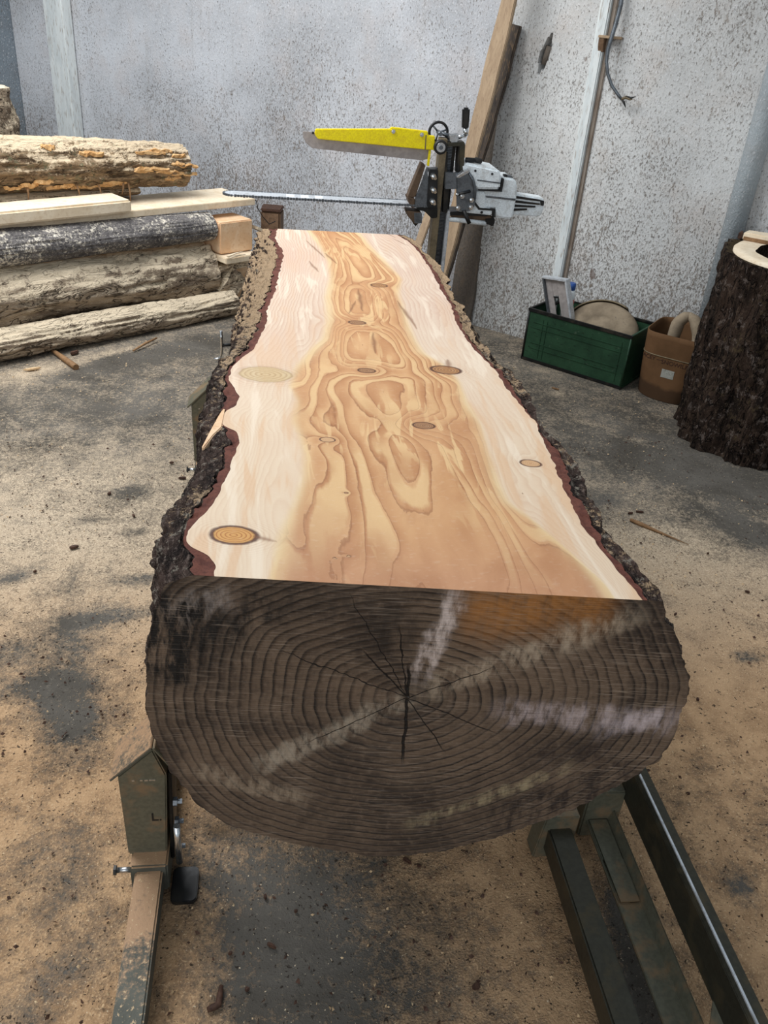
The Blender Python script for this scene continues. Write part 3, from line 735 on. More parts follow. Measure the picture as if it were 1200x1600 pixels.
# end grain
def end_material():
    k = NM('weathered_dark_end_grain', 0.62, 0, 0.3); v = k.coord(); rho = k.attr('rho'); sx = k.sep(v)
    x, z = sx[0], sx[2]
    v2 = k.n('ShaderNodeCombineXYZ'); k.put(v2.inputs[0], x); k.put(v2.inputs[1], z); v2 = v2.outputs[0]
    wob = k.noise(v2, 7, 3)
    rr = k.math('ADD', rho, k.math('ADD', k.math('MULTIPLY', wob, 0.05), k.math('MULTIPLY', k.noise(v2, 26, 3), 0.014)))
    fr = k.math('FRACT', k.math('MULTIPLY', k.math('POWER', rr, 1.12), 23.0))
    rad = k.noise(v2, 4.0, 5, 0.65, 0.6)
    base = k.mix(k.step(rad, 0.32, 0.66), (54, 44, 37), (106, 88, 72))
    grn = k.noise(v2, 70, 4, 0.7)
    base = k.mix(k.math('MULTIPLY', k.step(grn, 0.5, 0.7), 0.45), base, (122, 104, 88))
    base = k.mix(k.math('MULTIPLY', k.step(grn, 0.48, 0.3), 0.5), base, (44, 36, 31))
    lst = k.step(k.noise(v2, 9, 4, 0.6), 0.3, 0.65, 0.45, 0.95)
    c = k.mix(k.math('MULTIPLY', k.step(fr, 0.66, 0.95), lst), base, (28, 23, 20))
    c = k.mix(k.math('MULTIPLY', k.math('MULTIPLY', k.step(fr, 0.02, 0.15), k.step(fr, 0.4, 0.2)), 0.30), c, (112, 94, 76))
    def along(p0, p1, warp=0.0):
        """distance to a line p0-p1 (x,z), position along it"""
        d = np.array(p1)-np.array(p0); L = np.linalg.norm(d); d = d/L
        wv = k.math('MULTIPLY', k.math('SUBTRACT', k.noise(v2, 22, 3, 0.6), 0.5), warp)
        dx = k.math('SUBTRACT', x, float(p0[0])); dz = k.math('SUBTRACT', z, float(p0[1]))
        s_ = k.math('ADD', k.math('MULTIPLY', dx, float(d[0])), k.math('MULTIPLY', dz, float(d[1])))
        t_ = k.math('ABSOLUTE', k.math('ADD', wv, k.math('SUBTRACT', k.math('MULTIPLY', dz, float(d[0])), k.math('MULTIPLY', dx, float(d[1])))))
        return s_, t_, L
    def px(a, b):
        p = onpl(a, b, FP0, FN_); return (p[0], p[2])
    def smear(a, b, half, colr, amt, sharp=0.3, gate=0.36):
        nonlocal c
        s_, t_, L = along(px(*a), px(*b), 0.05)
        m = k.math('MULTIPLY', k.step(t_, half, half*sharp), k.math('MULTIPLY', k.step(s_, -0.03, 0.04), k.step(s_, L+0.03, L-0.04)))
        st = k.noise(k.mapv(v2, (3, 1, 1), rot=(0, 0, math.atan2(px(*b)[1]-px(*a)[1], px(*b)[0]-px(*a)[0])*-1)), 14, 5, 0.7)
        m = k.math('MULTIPLY', m, k.math('MULTIPLY', k.step(st, gate, 0.66), amt), clamp=True)
        c = k.mix(m, c, colr)
    smear((720, 960), (960, 940), 0.09, (166, 110, 54), 0.85, 0.0, 0.1)      # amber patch
    smear((660, 1080), (1000, 960), 0.035, (190, 172, 148), 0.62)      # light ray to the upper right
    smear((400, 1200), (640, 1090), 0.030, (180, 166, 146), 0.62)      # and to the lower left
    smear((655, 1060), (715, 925), 0.026, (216, 200, 192), 0.85)       # scuffed pale streak
    smear((780, 1110), (1060, 1130), 0.040, (190, 174, 172), 0.7)     # grey-lilac band
    smear((940, 1140), (1050, 1120), 0.035, (200, 186, 188), 0.7)
    smear((270, 960), (360, 930), 0.035, (160, 150, 144), 0.8)
    smear((235, 1060), (300, 930), 0.10, (16, 15, 15), 1.6)
    smear((330, 1010), (440, 930), 0.05, (26, 23, 21), 1.0)
    smear((760, 1290), (1000, 1200), 0.06, (38, 30, 27), 1.0)
    smear((560, 1010), (650, 980), 0.06, (40, 33, 28), 0.9)
    smear((800, 1170), (960, 1180), 0.035, (46, 36, 32), 0.9)           # sooty left edge
    smear((420, 930), (640, 960), 0.05, (44, 37, 32), 0.6)
    smear((300, 1200), (480, 1250), 0.03, (164, 146, 124), 0.7)
    smear((640, 1290), (890, 1200), 0.02, (172, 156, 122), 0.6)
    # fine saw scratches
    pt = k.noise(v2, 6, 3)
    sc1 = k.noise(k.mapv(v2, (2.2, 60, 1), rot=(0, 0, R(-14))), 6, 3, 0.6)
    sc2 = k.noise(k.mapv(v2, (2.2, 60, 1), rot=(0, 0, R(24))), 6, 3, 0.6)
    c = k.mix(k.math('MULTIPLY', k.step(sc1, 0.52, 0.70), k.step(pt, 0.42, 0.64, 0.12, 0.55)), c, (160, 143, 126))
    c = k.mix(k.math('MULTIPLY', k.step(sc2, 0.52, 0.72), k.step(pt, 0.60, 0.36, 0.10, 0.55)), c, (40, 33, 29))
    # drying cracks from the pith
    pz = (637, 1090)
    crack = None
    for b, w, wp_ in [((628, 1200), 0.0032, 0.010), ((640, 1035), 0.003, 0.012), ((622, 970), 0.0014, 0.02), ((560, 1010), 0.0016, 0.01), ((540, 920), 0.0009, 0.02), ((785, 1150), 0.0012, 0.01), ((420, 1010), 0.0010, 0.02),
                      ((700, 1180), 0.0012, 0.012), ((470, 1165), 0.001, 0.01), ((780, 1040), 0.001, 0.012)]:
        s_, t_, L = along(px(*pz), px(*b), wp_)
        m = k.math('MULTIPLY', k.step(t_, w, w*0.4), k.math('MULTIPLY', k.step(s_, -0.002, 0.004), k.step(s_, L, L*0.75)))
        crack = m if crack is None else k.math('MAXIMUM', crack, m)
    # small radial checks all over
    c = k.mix(k.math('MULTIPLY', crack, 0.95), c, (12, 10, 9))
    k.col(c)
    h = k.math('SUBTRACT', k.math('ADD', k.math('MULTIPLY', k.step(fr, 0.95, 0.6), 0.5), k.math('MULTIPLY', sc1, 0.6)), k.math('MULTIPLY', crack, 2.0))
    k.bump(h, 0.004, 0.7)
    return k.m
def end_face():
    # boundary: bark section of the first station + straight top
    bx = np.concatenate([BX[0], np.linspace(BX[0, -1], BX[0, 0], 122)[1:-1]])
    bz = np.concatenate([BZ[0], np.full(120, ZT)])
    ang = np.arctan2(bz-PITH[1], bx-PITH[0]); rad = np.hypot(bx-PITH[0], bz-PITH[1])
    # full (uncut) outline radius for the ring pattern
    order = np.argsort(np.arctan2(BZ[0]-PITH[1], BX[0]-PITH[0]))
    a1 = np.arctan2(BZ[0]-PITH[1], BX[0]-PITH[0]); r1 = np.hypot(BX[0]-PITH[0], BZ[0]-PITH[1])
    aL, aR = a1[0], a1[-1]
    addA = np.linspace(aR, aL, 9)[1:-1]
    addR = np.linspace(r1[-1], r1[0], 9)[1:-1]*(1-0.22*np.sin(np.linspace(0, math.pi, 9)[1:-1]))
    A = np.concatenate([a1, addA]); RR = np.concatenate([r1, addR]); o_ = np.argsort(A); A, RR = A[o_], RR[o_]
    full = np.interp(ang, A, RR, period=2*math.pi)
    full = smooth1(np.concatenate([full[-20:], full, full[:20]]), 20)[20:-20] if len(full) > 60 else full
    nr = 60
    f = np.linspace(0.0, 1.0, nr)
    X = PITH[0]+(bx-PITH[0])[None, :]*f[:, None]; Z = PITH[1]+(bz-PITH[1])[None, :]*f[:, None]
    rho = rad[None, :]*f[:, None]/full[None, :]
    P = log_world(X, np.full_like(X, Y0), Z)
    relief = 0.0010*np.sin(rho**1.12*23*2*math.pi)*(f[:, None] > 0.05)*(f[:, None] < 0.99)
    P[..., 1] += relief*0.5
    return grid_mesh('end_face', P, end_material(), log, wrap=True, attrs={'rho': rho})
end_face()
# far end cap
bx = np.concatenate([BX[-1], [BX[-1, 0]]]); bz = np.concatenate([BZ[-1], [BZ[-1, 0]]])
P = np.stack([log_world(0.25+(bx-0.25)*f, np.full_like(bx, YF), 0.6+(bz-0.6)*f) for f in (0.0, 0.5, 1.0)], 0)
grid_mesh('far_end', P, MAT['end_brown'], log, smooth=False, flip=True)
# sliver of sapwood running out over the bark where a branch was sawn through
slv = [onz(px, py, ZT) for px, py in ((353, 640), (347, 668), (334, 680), (319, 700), (315, 699), (328, 674), (340, 652), (348, 639))]
tag(prism('branch_stub', [p-np.array([0, 0, .03]) for p in slv], (0, 0, .0315), MAT['cut_peach'], log, 0.002), 'pale sliver of a sawn-off branch')

# ------------------------------------------------------------------ mill bed (rails under the log)
S = MAT['steel_olive']; SD = MAT['steel_dark']
def dusty_steel():
    k = NM('dusted_olive_steel', 0.6, 0.15, 0.3); v = k.coord()
    n = k.noise(v, 14, 4, 0.6); n2 = k.noise(v, 120, 3, 0.7)
    nz = k.normal_z(); y = k.sep(v)[1]
    base = k.mix(k.step(n, 0.3, 0.7), (78, 78, 70), (98, 98, 88))
    lev = k.math('ADD', k.math('MULTIPLY', n, 0.6), k.math('MULTIPLY', n2, 0.6))
    lev = k.math('ADD', lev, k.step(y, 0.80, 1.12, 0.0, 0.40))
    lev = k.math('SUBTRACT', lev, k.step(nz, 0.9, 0.3, 0.0, 0.7))
    c = k.mix(k.step(lev, 0.66, 0.90), base, (172, 138, 106))
    c = k.mix(k.math('MULTIPLY', k.step(n2, 0.60, 0.68), k.step(nz, 0.3, 0.9)), c, (196, 170, 134))
    k.col(c); k.bump(n2, 0.002, 0.5); return k.m
MAT['dusty_steel'] = dusty_steel(); DS = MAT['dusty_steel']

bed = thing('sawmill_bed', (0.25, 2.2, 0.0), 'olive steel sawmill bed with rails and log rests under the big log', 'sawmill')
box('rail', (-0.274, 0.25, 0.022), (-0.218, 3.16, 0.08), DS, bed, 0.004)
for yy in (0.45, 2.0, 3.0):
    box('rail_foot', (-0.30, yy, 0.0), (-0.19, yy+0.10, 0.024), SD, bed, 0.004)

def log_rest(y, top=None):
    """house-shaped log rest clamped on the left rail; y = front face"""
    x0, x1, zb, zs, za, xa = -0.293, -0.190, 0.09, 0.326, 0.402, -0.222
    rest = prism('log_rest', [(x0+.002, y, zb), (x1-.022, y, zb), (x1-.010, y, zs), (xa, y, za-.004), (x0, y, zs)], (0, 0.095, 0), S, bed, 0.003)
    # overhanging roof plate on the left slope
    sl = np.array([xa-x0+.012, 0, za-zs+.010]); sl = sl/np.linalg.norm(sl); nn = np.array([-sl[2], 0, sl[0]])
    a = np.array([x0-.013, y-.003, zs-.010]); b = np.array([xa, y-.003, za])
    prism('roof_plate', [a, b, b+nn*.005, a+nn*.005], (0, 0.105, 0), top or DS, rest, 0.001)
    c = np.array([x1+.012, y-.003, zs-.002])
    nn2 = np.array([c[2]-b[2], 0, b[0]-c[0]]); nn2 /= -np.linalg.norm(nn2)
    prism('roof_plate', [b, c, c+nn2*.005, b+nn2*.005], (0, 0.105, 0), S, rest, 0.001)
    # weld line / scuffed paint dashes across the front
    for i, (u0, u1) in enumerate(((.30, .36), (.48, .54), (.58, .66), (.68, .82))):
        xa_ = x0+(x1-.016-x0)*u0; xb_ = x0+(x1-.016-x0)*u1
        box('paint_scuff', (xa_, y-.0008, zs-.014), (xb_, y+.001, zs-.010), MAT['chrome'], rest)
    # clamp collar round the rail and its bolt
    col_ = box('clamp_collar', (-0.284, y-.035, 0.015), (-0.208, y+.11, 0.096), DS, rest, 0.004)
    tube('clamp_bolt', [(-0.312, y-.018, 0.066), (-0.282, y-.018, 0.066)], 0.006, MAT['chrome'], rest, 12)
    hexbolt('bolt_head', (-0.320, y-.018, 0.066), (1, 0, 0), 0.011, 0.012, MAT['black_metal'], rest)
    # side flange with slot pin and nuts
    prism('side_flange', [(x1-.018, y+.015, 0.05), (x1-.010, y+.015, 0.05), (x1-.002, y+.015, zs-.01), (x1-.010, y+.015, zs-.01)], (0, 0.07, 0), MAT['black_metal'], rest, 0.002)
    tube('pin', [(x1+.004, y-.012, 0.075), (x1+.004, y-.012, 0.19)], 0.007, MAT['chrome'], rest, 10)
    for z in (0.085, 0.165, 0.225):
        hexbolt('nut', (x1-.004, y+.02, z), (1, 0, 0), 0.010, 0.018, MAT['grey_plate'], rest)
    return rest
r1 = log_rest(1.177)
r2 = log_rest(2.93, S)
# stencilled letter on the nearer rest
cu = bpy.data.curves.new('rest_letter', 'FONT'); cu.body = 'L.'; cu.size = 0.032; cu.extrude = 0.0004
to = bpy.data.objects.new('rest_letter', cu); col.objects.link(to)
dg = bpy.context.evaluated_depsgraph_get(); me = bpy.data.meshes.new_from_object(to.evaluated_get(dg)); bpy.data.objects.remove(to)
me.transform(Matrix.Translation((-0.238, 1.1757, 0.195)) @ Matrix.Rotation(R(90), 4, 'X')); me.materials.clear(); me.materials.append(MAT['black'])
lo = bpy.data.objects.new('stencil_letter', me); link(lo, r1)
# black base plate and diagonal strut under the log
def rounded(x0, x1, y0, y1, r, n=5):
    pts = []
    for cx, cy, a0 in ((x1-r, y1-r, 0), (x0+r, y1-r, 90), (x0+r, y0+r, 180), (x1-r, y0+r, 270)):
        for i in range(n+1):
            a = R(a0+90*i/n); pts.append((cx+r*math.cos(a), cy+r*math.sin(a)))
    return pts
prism('base_plate', [(x, y, 0.0) for x, y in rounded(-0.205, -0.150, 1.115, 1.20, 0.012)], (0, 0, 0.012), MAT['black'], bed, 0.002)
obox('strut', (-0.10, 1.40, 0.15), (0.42, 0.55, 0.72), (0.8, -0.6, 0), (-0.43, -0.58, 0.69), (0.26, 0.045, 0.008), MAT['black_metal'], bed, 0.002)
box('cross_beam', (-0.28, 1.52, 0.03), (0.86, 1.60, 0.10), S, bed, 0.004)
box('cross_beam', (-0.28, 3.10, 0.03), (0.86, 3.18, 0.10), S, bed, 0.004)
# cradles carrying the log
for y, zt in ((1.52, 0.30), (3.10, 0.44)):
    prism('cradle', [(0.02, y+.005, 0.095), (0.55, y+.005, 0.095), (0.60, y+.005, zt+.06), (0.28, y+.005, zt-.005), (-0.04, y+.005, zt+.07)], (0, 0.06, 0), SD, bed, 0.003)
# right hand side: inner box tube, middle angle iron, tall outer guide rail
box('rail', (0.622, 0.25, 0.030), (0.676, 1.190, 0.098), SD, bed, 0.004)
prism('rail_bracket', [(0.600, 1.185, 0.0), (0.690, 1.185, 0.0), (0.690, 1.185, 0.135), (0.612, 1.185, 0.135)], (0, 0.05, 0), S, bed, 0.003)
prism('angle_iron', [(0.735, .25, 0.05), (0.790, .25, 0.05), (0.800, .25, 0.086), (0.796, .25, 0.09), (0.785, .25, 0.056), (0.735, .25, 0.058)], (0, 1.0, 0), S, bed, 0.0015)
box('angle_plate', (0.738, 1.02, 0.057), (0.786, 1.235, 0.063), MAT['steel_olive'], bed, 0.004)
box('rail_bracket', (0.725, 1.235, 0.0), (0.815, 1.29, 0.15), S, bed, 0.004)
gr = prism('guide_rail', [(0.812, .2, 0.125), (0.842, .2, 0.125), (0.842, .2, 0.132), (0.820, .2, 0.132), (0.820, .2, 0.212), (0.845, .2, 0.212), (0.845, .2, 0.222), (0.820, .2, 0.222), (0.812, .2, 0.216)], (0, 4.15, 0), SD, bed, 0.0015)
box('rail_lip', (0.819, 0.2, 0.2215), (0.8235, 4.35, 0.2255), MAT['aluminium'], gr)
for yy in (0.62, 2.4, 4.0):
    box('rail_leg', (0.812, yy, 0.0), (0.85, yy+.07, 0.127), S, bed, 0.004)
prism('brace_plate', [(0.785, 0.72, 0.092), (0.815, 0.64, 0.128), (0.815, 0.78, 0.128)], (0, 0, 0.006), S, bed, 0.001)
# crank hook of the log dog, poking out on the left
ym = 3.15
hk = [ony(345.5, 517, ym), ony(346, 530, ym), ony(346.5, 541, ym), ony(346, 552, ym), ony(344, 559, ym), ony(340, 561, ym), ony(334, 561, ym)]
hook = tube('log_dog_crank', hk, 0.0055, MAT['chrome'], bed, 10)
tube('crank_shaft', [ony(347, 540, ym), ony(352, 539, ym), ony(372, 538.5, ym)], 0.006, MAT['black_metal'], hook, 10)
tube('dog_post', [ony(372, 538.5, ym), ony(372, 538.5, ym)*np.array([1, 1, 0])+np.array([0, 0, 0.09])], 0.012, MAT['black_metal'], hook, 10)

# ------------------------------------------------------------------ saw carriage and chainsaw
YSW = 3.88
def sp(pts, y0, y1, name, mat, parent, bevel=0.003):
    P3 = [ony(px, py, YSW) for px, py in pts]
    P3 = [np.array([p[0], y0, p[2]]) for p in P3]
    return prism(name, P3, (0, y1-y0, 0), mat, parent, bevel)
def s3(px, py, y): p = ony(px, py, YSW); return np.array([p[0], y, p[2]])
car = thing('saw_carriage', (0.78, 3.88, 0.222), 'upright saw carriage with toothed mast, yellow blade guard and crank', 'saw carriage')
x0 = ony(684, 330, YSW)[0]-0.021
xm = x0
box('carriage_foot', (0.70, 3.72, 0.2255), (0.90, 4.04, 0.25), SD, car, 0.004)
box('mast_flange', (xm-.004, 3.845, 0.245), (xm+.026, 3.915, 1.18), MAT['tan_steel'], car, 0.002)
box('mast_back', (xm+.02, 3.895, 0.245), (xm+.075, 3.915, 1.18), MAT['black_metal'], car, 0.001)
box('mast_rail', (xm+.058, 3.85, 0.245), (xm+.074, 3.90, 0.885), MAT['aluminium'], car, 0.003)
# toothed rack
bm = bmesh.new()
nT = 150; zs_ = np.linspace(0.26, 1.17, nT)
for z in zs_:
    r = bmesh.ops.create_cube(bm, size=1.0)
    bmesh.ops.scale(bm, vec=(0.030, 0.012, 0.0032), verts=r['verts']); bmesh.ops.translate(bm, vec=(xm+.042, 3.886, z), verts=r['verts'])
o = from_bm('rack_teeth', bm, MAT['grey_plate'], car); o['kind'] = 'stuff'
box('rack_strip', (xm+.028, 3.888, 0.26), (xm+.056, 3.897, 1.17), MAT['black_metal'], car)
# upper head
hd = sp([(696, 222), (722, 219), (724, 224), (722, 262), (716, 264), (715, 226), (697, 227)], 3.835, 3.905, 'mast_head', MAT['steel_dark'], car, 0.002)
sp([(714, 224), (722, 223), (718, 268), (711, 268)], 3.84, 3.90, 'head_flange', MAT['black_metal'], car, 0.002)
sp([(700, 208), (714, 206), (714, 220), (701, 221)], 3.84, 3.88, 'adjuster_cap', MAT['chrome'], car, 0.005)
wh = s3(684, 226, 3.80)
wheel = tube('depth_wheel', [wh+np.array([0, 0.0, 0]), wh+np.array([0, .004, 0]), wh+np.array([0, .022, 0]), wh+np.array([0, .026, 0])], [.024, .029, .029, .024], MAT['black'], car, 28)
tube('wheel_face', [wh+np.array([0, -.003, 0]), wh+np.array([0, .002, 0])], .019, MAT['chrome'], wheel, 24)
tube('wheel_hub', [wh+np.array([0, -.006, 0]), wh+np.array([0, .001, 0])], .009, MAT['grey_plate'], wheel, 16)
cyl('wheel_axle', wh+np.array([0, .02, 0]), wh+np.array([0, .09, 0]), .008, MAT['black_metal'], wheel)
sp([(677, 216), (697, 222), (697, 234), (680, 236)], 3.845, 3.875, 'wheel_arm', MAT['black_metal'], car, 0.002)
hc_ = s3(688, 209, 3.93)
ha = [hc_+np.array([math.cos(a)*.040, 0, math.sin(a)*.040]) for a in np.linspace(0, 2*math.pi, 33)]
hoop = tube('hand_wheel', ha, .006, MAT['black'], car, 10, caps=False)
for a in (0.3, 0.3+2.094, 0.3+4.188):
    cyl('spoke', hc_, hc_+np.array([math.cos(a)*.040, 0, math.sin(a)*.040]), .004, MAT['grey_plate'], hoop, 8)
cyl('wheel_spindle', hc_+np.array([0, -.06, 0]), hc_+np.array([0, .01, 0]), .009, MAT['grey_plate'], hoop, 12)
cyl('wheel_link', hc_+np.array([.0, -.01, .0]), s3(703, 213, 3.90), .008, MAT['grey_plate'], hoop, 10)
# crank handle
gp = sp([(722.5, 168), (734, 168), (731.5, 202), (721.5, 202)], 3.865, 3.895, 'crank_grip', MAT['black'], car, 0.007)
cyl('crank_stem', s3(727, 200, 3.88), s3(728, 212, 3.88), .011, MAT['chrome'], gp)
cyl('crank_arm', s3(728, 211, 3.88), s3(712, 216, 3.88), .008, MAT['chrome'], gp)
# yellow guard and grey flap
flap = sp([(473, 204.7), (492.5, 206), (500, 212), (671, 229), (671, 234), (670, 247), (659, 250), (488, 231), (478, 223), (473.5, 213)], 3.868, 3.874, 'blade_flap', MAT['flap'], car, 0.001)
guard = sp([(492.5, 200), (609.5, 200), (609.5, 197), (667, 203.6), (667, 210), (678, 211), (677, 233), (663, 232), (496, 215.5), (491, 208)], 3.846, 3.870, 'yellow_guard', MAT['yellow'], car, 0.003)
sp([(663, 209), (664.5, 209), (663, 232), (661.5, 232)], 3.8445, 3.847, 'guard_seam', MAT['tan_steel'], guard, 0)
for px_, py_ in ((613, 203.6), (657, 208.5)):
    hexbolt('guard_screw', s3(px_, py_, 3.8465), (0, -1, 0), .009, .010, MAT['chrome'], guard)
cyl('flap_rivet', s3(489, 207, 3.865), s3(489, 207, 3.869), .005, MAT['black'], flap, 12)
sp([(668.5, 233), (672, 233), (669, 258), (665.5, 257)], 3.85, 3.86, 'guard_post', MAT['yellow'], car, 0.001)
# slide block, bolt plate, triangular cheek, nose
sp([(693, 266), (712, 266), (711, 291), (691.5, 291)], 3.815, 3.846, 'slide_block', MAT['grey_plate'], car, 0.002)
bp = sp([(668, 261), (681, 261), (679.5, 320), (664.5, 320), (665, 300)], 3.820, 3.846, 'bolt_plate', MAT['black'], car, 0.003)
for px_, py_ in ((672.5, 270.5), (672.5, 291.5), (671.5, 309.5)):
    hexbolt('plate_bolt', s3(px_, py_, 3.8205), (0.12, -1, -0.1), .0125, .045, MAT['chrome'], bp)
sp([(665, 258), (667.5, 285), (664.5, 320), (645, 321), (647, 306), (656, 284)], 3.832, 3.85, 'cheek_plate', MAT['grey_plate'], car, 0.002)
sp([(657, 252), (663, 256), (647, 306), (635, 306), (641, 290)], 3.84, 3.90, 'nose_bar', MAT['brown_rust'], car, 0.003)
sp([(634, 305), (646, 307), (645, 322), (639, 320)], 3.83, 3.92, 'nose_block', MAT['brown_rust'], car, 0.003)
nb = sp([(633, 325.5), (644, 327), (656, 328), (656, 343), (645, 346), (634, 333)], 3.82, 3.92, 'nose_block', MAT['brown_rust'], car, 0.003)
sp([(644, 328), (656, 328), (656, 344), (644.5, 344)], 3.815, 3.823, 'nose_face', MAT['grey_plate'], nb, 0.001)
sp([(643, 345), (651, 345), (647, 350)], 3.83, 3.91, 'nose_tip', MAT['black'], nb, 0.001)
sp([(650, 318), (681, 320), (681, 337), (672, 338), (661, 327), (650, 325)], 3.835, 3.93, 'lower_bracket', MAT['black_metal'], car, 0.003)
sp([(668, 262), (682, 261), (690, 256), (693, 236), (698, 236), (697, 268), (668, 268)], 3.85, 3.89, 'upper_bracket', MAT['black_metal'], car, 0.002)
sp([(692, 290), (700, 290), (697, 330), (690, 330)], 3.848, 3.884, 'slide_shadow_block', MAT['black_metal'], car, 0.001)

saw = thing('chainsaw', (0.95, 3.9, 0.87), 'white chainsaw with long steel bar clamped to the mill carriage', 'chainsaw')
# guide bar: flat plate lying level
xt, xb, zb = ony(350, 298, YSW)[0], ony(646, 322, YSW)[0]+0.06, 0.9
zt1 = ony(350, 298.5, YSW)[2]; zt2 = ony(640, 320, YSW)[2]; zb = (zt1+zt2)/2
outl = []
for i in range(13):
    a = math.pi/2+math.pi*i/12; outl.append((xt+0.045+0.045*math.cos(a), YSW+0.045*math.sin(a)))
outl = [(xb, YSW+.045)]+outl+[(xb, YSW-.045)]
bar = prism('guide_bar', [(x, y, zb-.003) for x, y in outl], (0, 0, .006), MAT['aluminium'], saw, 0.0008)
chain_bm = bmesh.new()
L_ = [(x, YSW-.047) for x in np.arange(xt+.05, xb, .0125)]
for i, (x, y) in enumerate(L_):
    for yy in (y, 2*YSW-y):
        r = bmesh.ops.create_cube(chain_bm, size=1.0)
        bmesh.ops.scale(chain_bm, vec=(.010, .009, .0085 if i % 3 else .011), verts=r['verts']); bmesh.ops.translate(chain_bm, vec=(x, yy, zb), verts=r['verts'])
for i in range(1, 12):
    a = math.pi/2+math.pi*i/12
    r = bmesh.ops.create_cube(chain_bm, size=1.0)
    bmesh.ops.scale(chain_bm, vec=(.009, .009, .0085), verts=r['verts']); bmesh.ops.translate(chain_bm, vec=(xt+.045+.047*math.cos(a), YSW+.047*math.sin(a), zb), verts=r['verts'])
o = from_bm('saw_chain', chain_bm, MAT['grey_plate'], bar); o['kind'] = 'stuff'
for i, t_ in enumerate((0.30, 0.37, 0.44)):
    x = xt+t_*(xb-xt)
    box('bar_mark', (x, YSW-.03, zb+.003), (x+.035, YSW+.03, zb+.0035), MAT['white'], bar)
W = MAT['white']
sp([(743, 293.5), (778, 295), (781, 275), (802, 278), (807, 286), (806, 305), (799, 341), (771, 339), (770, 325), (745, 324), (736, 311)], 3.86, 4.02, 'engine_housing', W, saw, 0.008)
tc = sp([(716, 255), (724, 251), (776, 262), (780, 270), (777.5, 293), (742, 293), (718, 275)], 3.83, 4.00, 'top_cover', W, saw, 0.010)
sp([(742, 277), (778, 282), (777.5, 284), (742, 279)], 3.8285, 3.835, 'cover_seam', MAT['grey_plate'], tc, 0)
cyl('cover_screw', s3(739, 263.5, 3.826), s3(739, 263.5, 3.832), .005, MAT['black'], tc, 10)
cyl('cover_screw', s3(765, 268.5, 3.826), s3(765, 268.5, 3.832), .005, MAT['black'], tc, 10)
sp([(741, 297), (756, 297.5), (756, 322), (767, 324), (766, 334), (722, 329.5), (728, 318), (735, 312)], 3.845, 3.98, 'side_cover', W, saw, 0.005)
pn = sp([(757, 304), (804, 309), (803, 312), (758, 307)], 3.857, 3.862, 'panel_groove', MAT['grey_plate'], saw, 0)
sp([(738, 310), (747, 322), (771, 324), (770, 337), (767.5, 337), (767, 326.5), (745, 325), (736, 313)], 3.842, 3.862, 'gasket', MAT['black'], saw, 0)
sp([(778, 294), (782, 276), (784.5, 277), (781, 297), (745, 295), (745, 292.5)], 3.838, 3.862, 'gasket', MAT['black'], saw, 0)
cyl('cover_screw', s3(750, 329, 3.842), s3(750, 329, 3.85), .006, MAT['black'], saw, 10)
# rear handle with finger slots
hb = sp([(805, 304), (851, 311), (853, 314), (852.5, 324), (847, 339.5), (843, 340.5), (799, 337)], 3.90, 3.97, 'rear_handle', W, saw, 0.006)
for a, b in (((803, 306.5), (846, 312.5)), ((803, 313.5), (845, 318)), ((802, 320.5), (838, 322)), ((801.5, 327), (825, 326))):
    pa, pb = s3(*a, 3.896), s3(*b, 3.896)
    sp([(a[0], a[1]), (b[0], b[1]+1), (b[0], b[1]+3.5), (a[0], a[1]+4)], 3.8955, 3.902, 'handle_slot', MAT['black_metal'], hb, 0)
sp([(846, 314), (852, 315), (851, 323), (846, 322)], 3.894, 3.92, 'trigger_lock', MAT['black'], hb, 0.002)
sp([(787, 272.5), (792, 272.5), (792, 277), (787, 277)], 3.87, 3.90, 'fuel_cap', MAT['black'], saw, 0.001)
sp([(791, 273.5), (800, 274.5), (801, 279), (791, 278)], 3.87, 3.905, 'fuel_cap', MAT['grey_plate'], saw, 0.003)
cyl('filter_knob', s3(725.5, 248.5, 3.86), s3(741, 249.5, 3.86), .0105, MAT['black'], saw, 16, 0.003)
cyl('filter_knob', s3(740, 249, 3.868), s3(752, 251.5, 3.868), .0115, MAT['black'], saw, 16, 0.003)
# front handle tube and muffler
sp([(703, 330), (765, 335), (769, 344), (757, 343), (703, 338)], 3.86, 3.96, 'muffler', MAT['brown_rust'], saw, 0.004)
sp([(756, 340), (771, 339), (771, 346), (768, 352), (757, 347)], 3.85, 3.95, 'exhaust', MAT['black_metal'], saw, 0.003)
tube('front_handle', [s3(700, 341, 3.86), s3(715, 342, 3.856), s3(735, 344.5, 3.856), s3(757, 347.5, 3.86)], .0105, MAT['white'], saw, 12)
sp([(700, 329), (712, 328), (760, 334), (760, 336), (702, 334)], 3.85, 3.96, 'bar_cover', MAT['black'], saw, 0.002)
# gear plate with bolts
gpz = sp([(709, 268), (720, 262), (729, 264), (736, 274), (740.5, 292), (739, 308), (736, 319), (728, 325.5), (710, 324)], 3.812, 3.832, 'clamp_plate', MAT['grey_plate'], saw, 0.003)
for px_, py_ in ((717, 301.5), (731.5, 307.5), (730.5, 318.5), (710.5, 319.5)):
    hexbolt('clamp_bolt', s3(px_, py_, 3.8125), (0.1, -1, 0), .011, .020, MAT['chrome'], gpz)
sp([(707, 271), (718, 263), (728, 259), (729, 264), (722, 268), (711, 274)], 3.80, 3.83, 'clamp_knuckle', MAT['chrome'], gpz, 0.004)
cyl('lever', s3(709.5, 299, 3.806), s3(730, 293.5, 3.806), .006, MAT['black'], gpz, 10)
cyl('lever_ball', s3(709, 296.5, 3.80), s3(709.2, 300, 3.80), .007, MAT['chrome'], gpz, 10)
cyl('clamp_pin', s3(720, 324, 3.81), s3(728, 343, 3.80), .009, MAT['black'], gpz, 10)
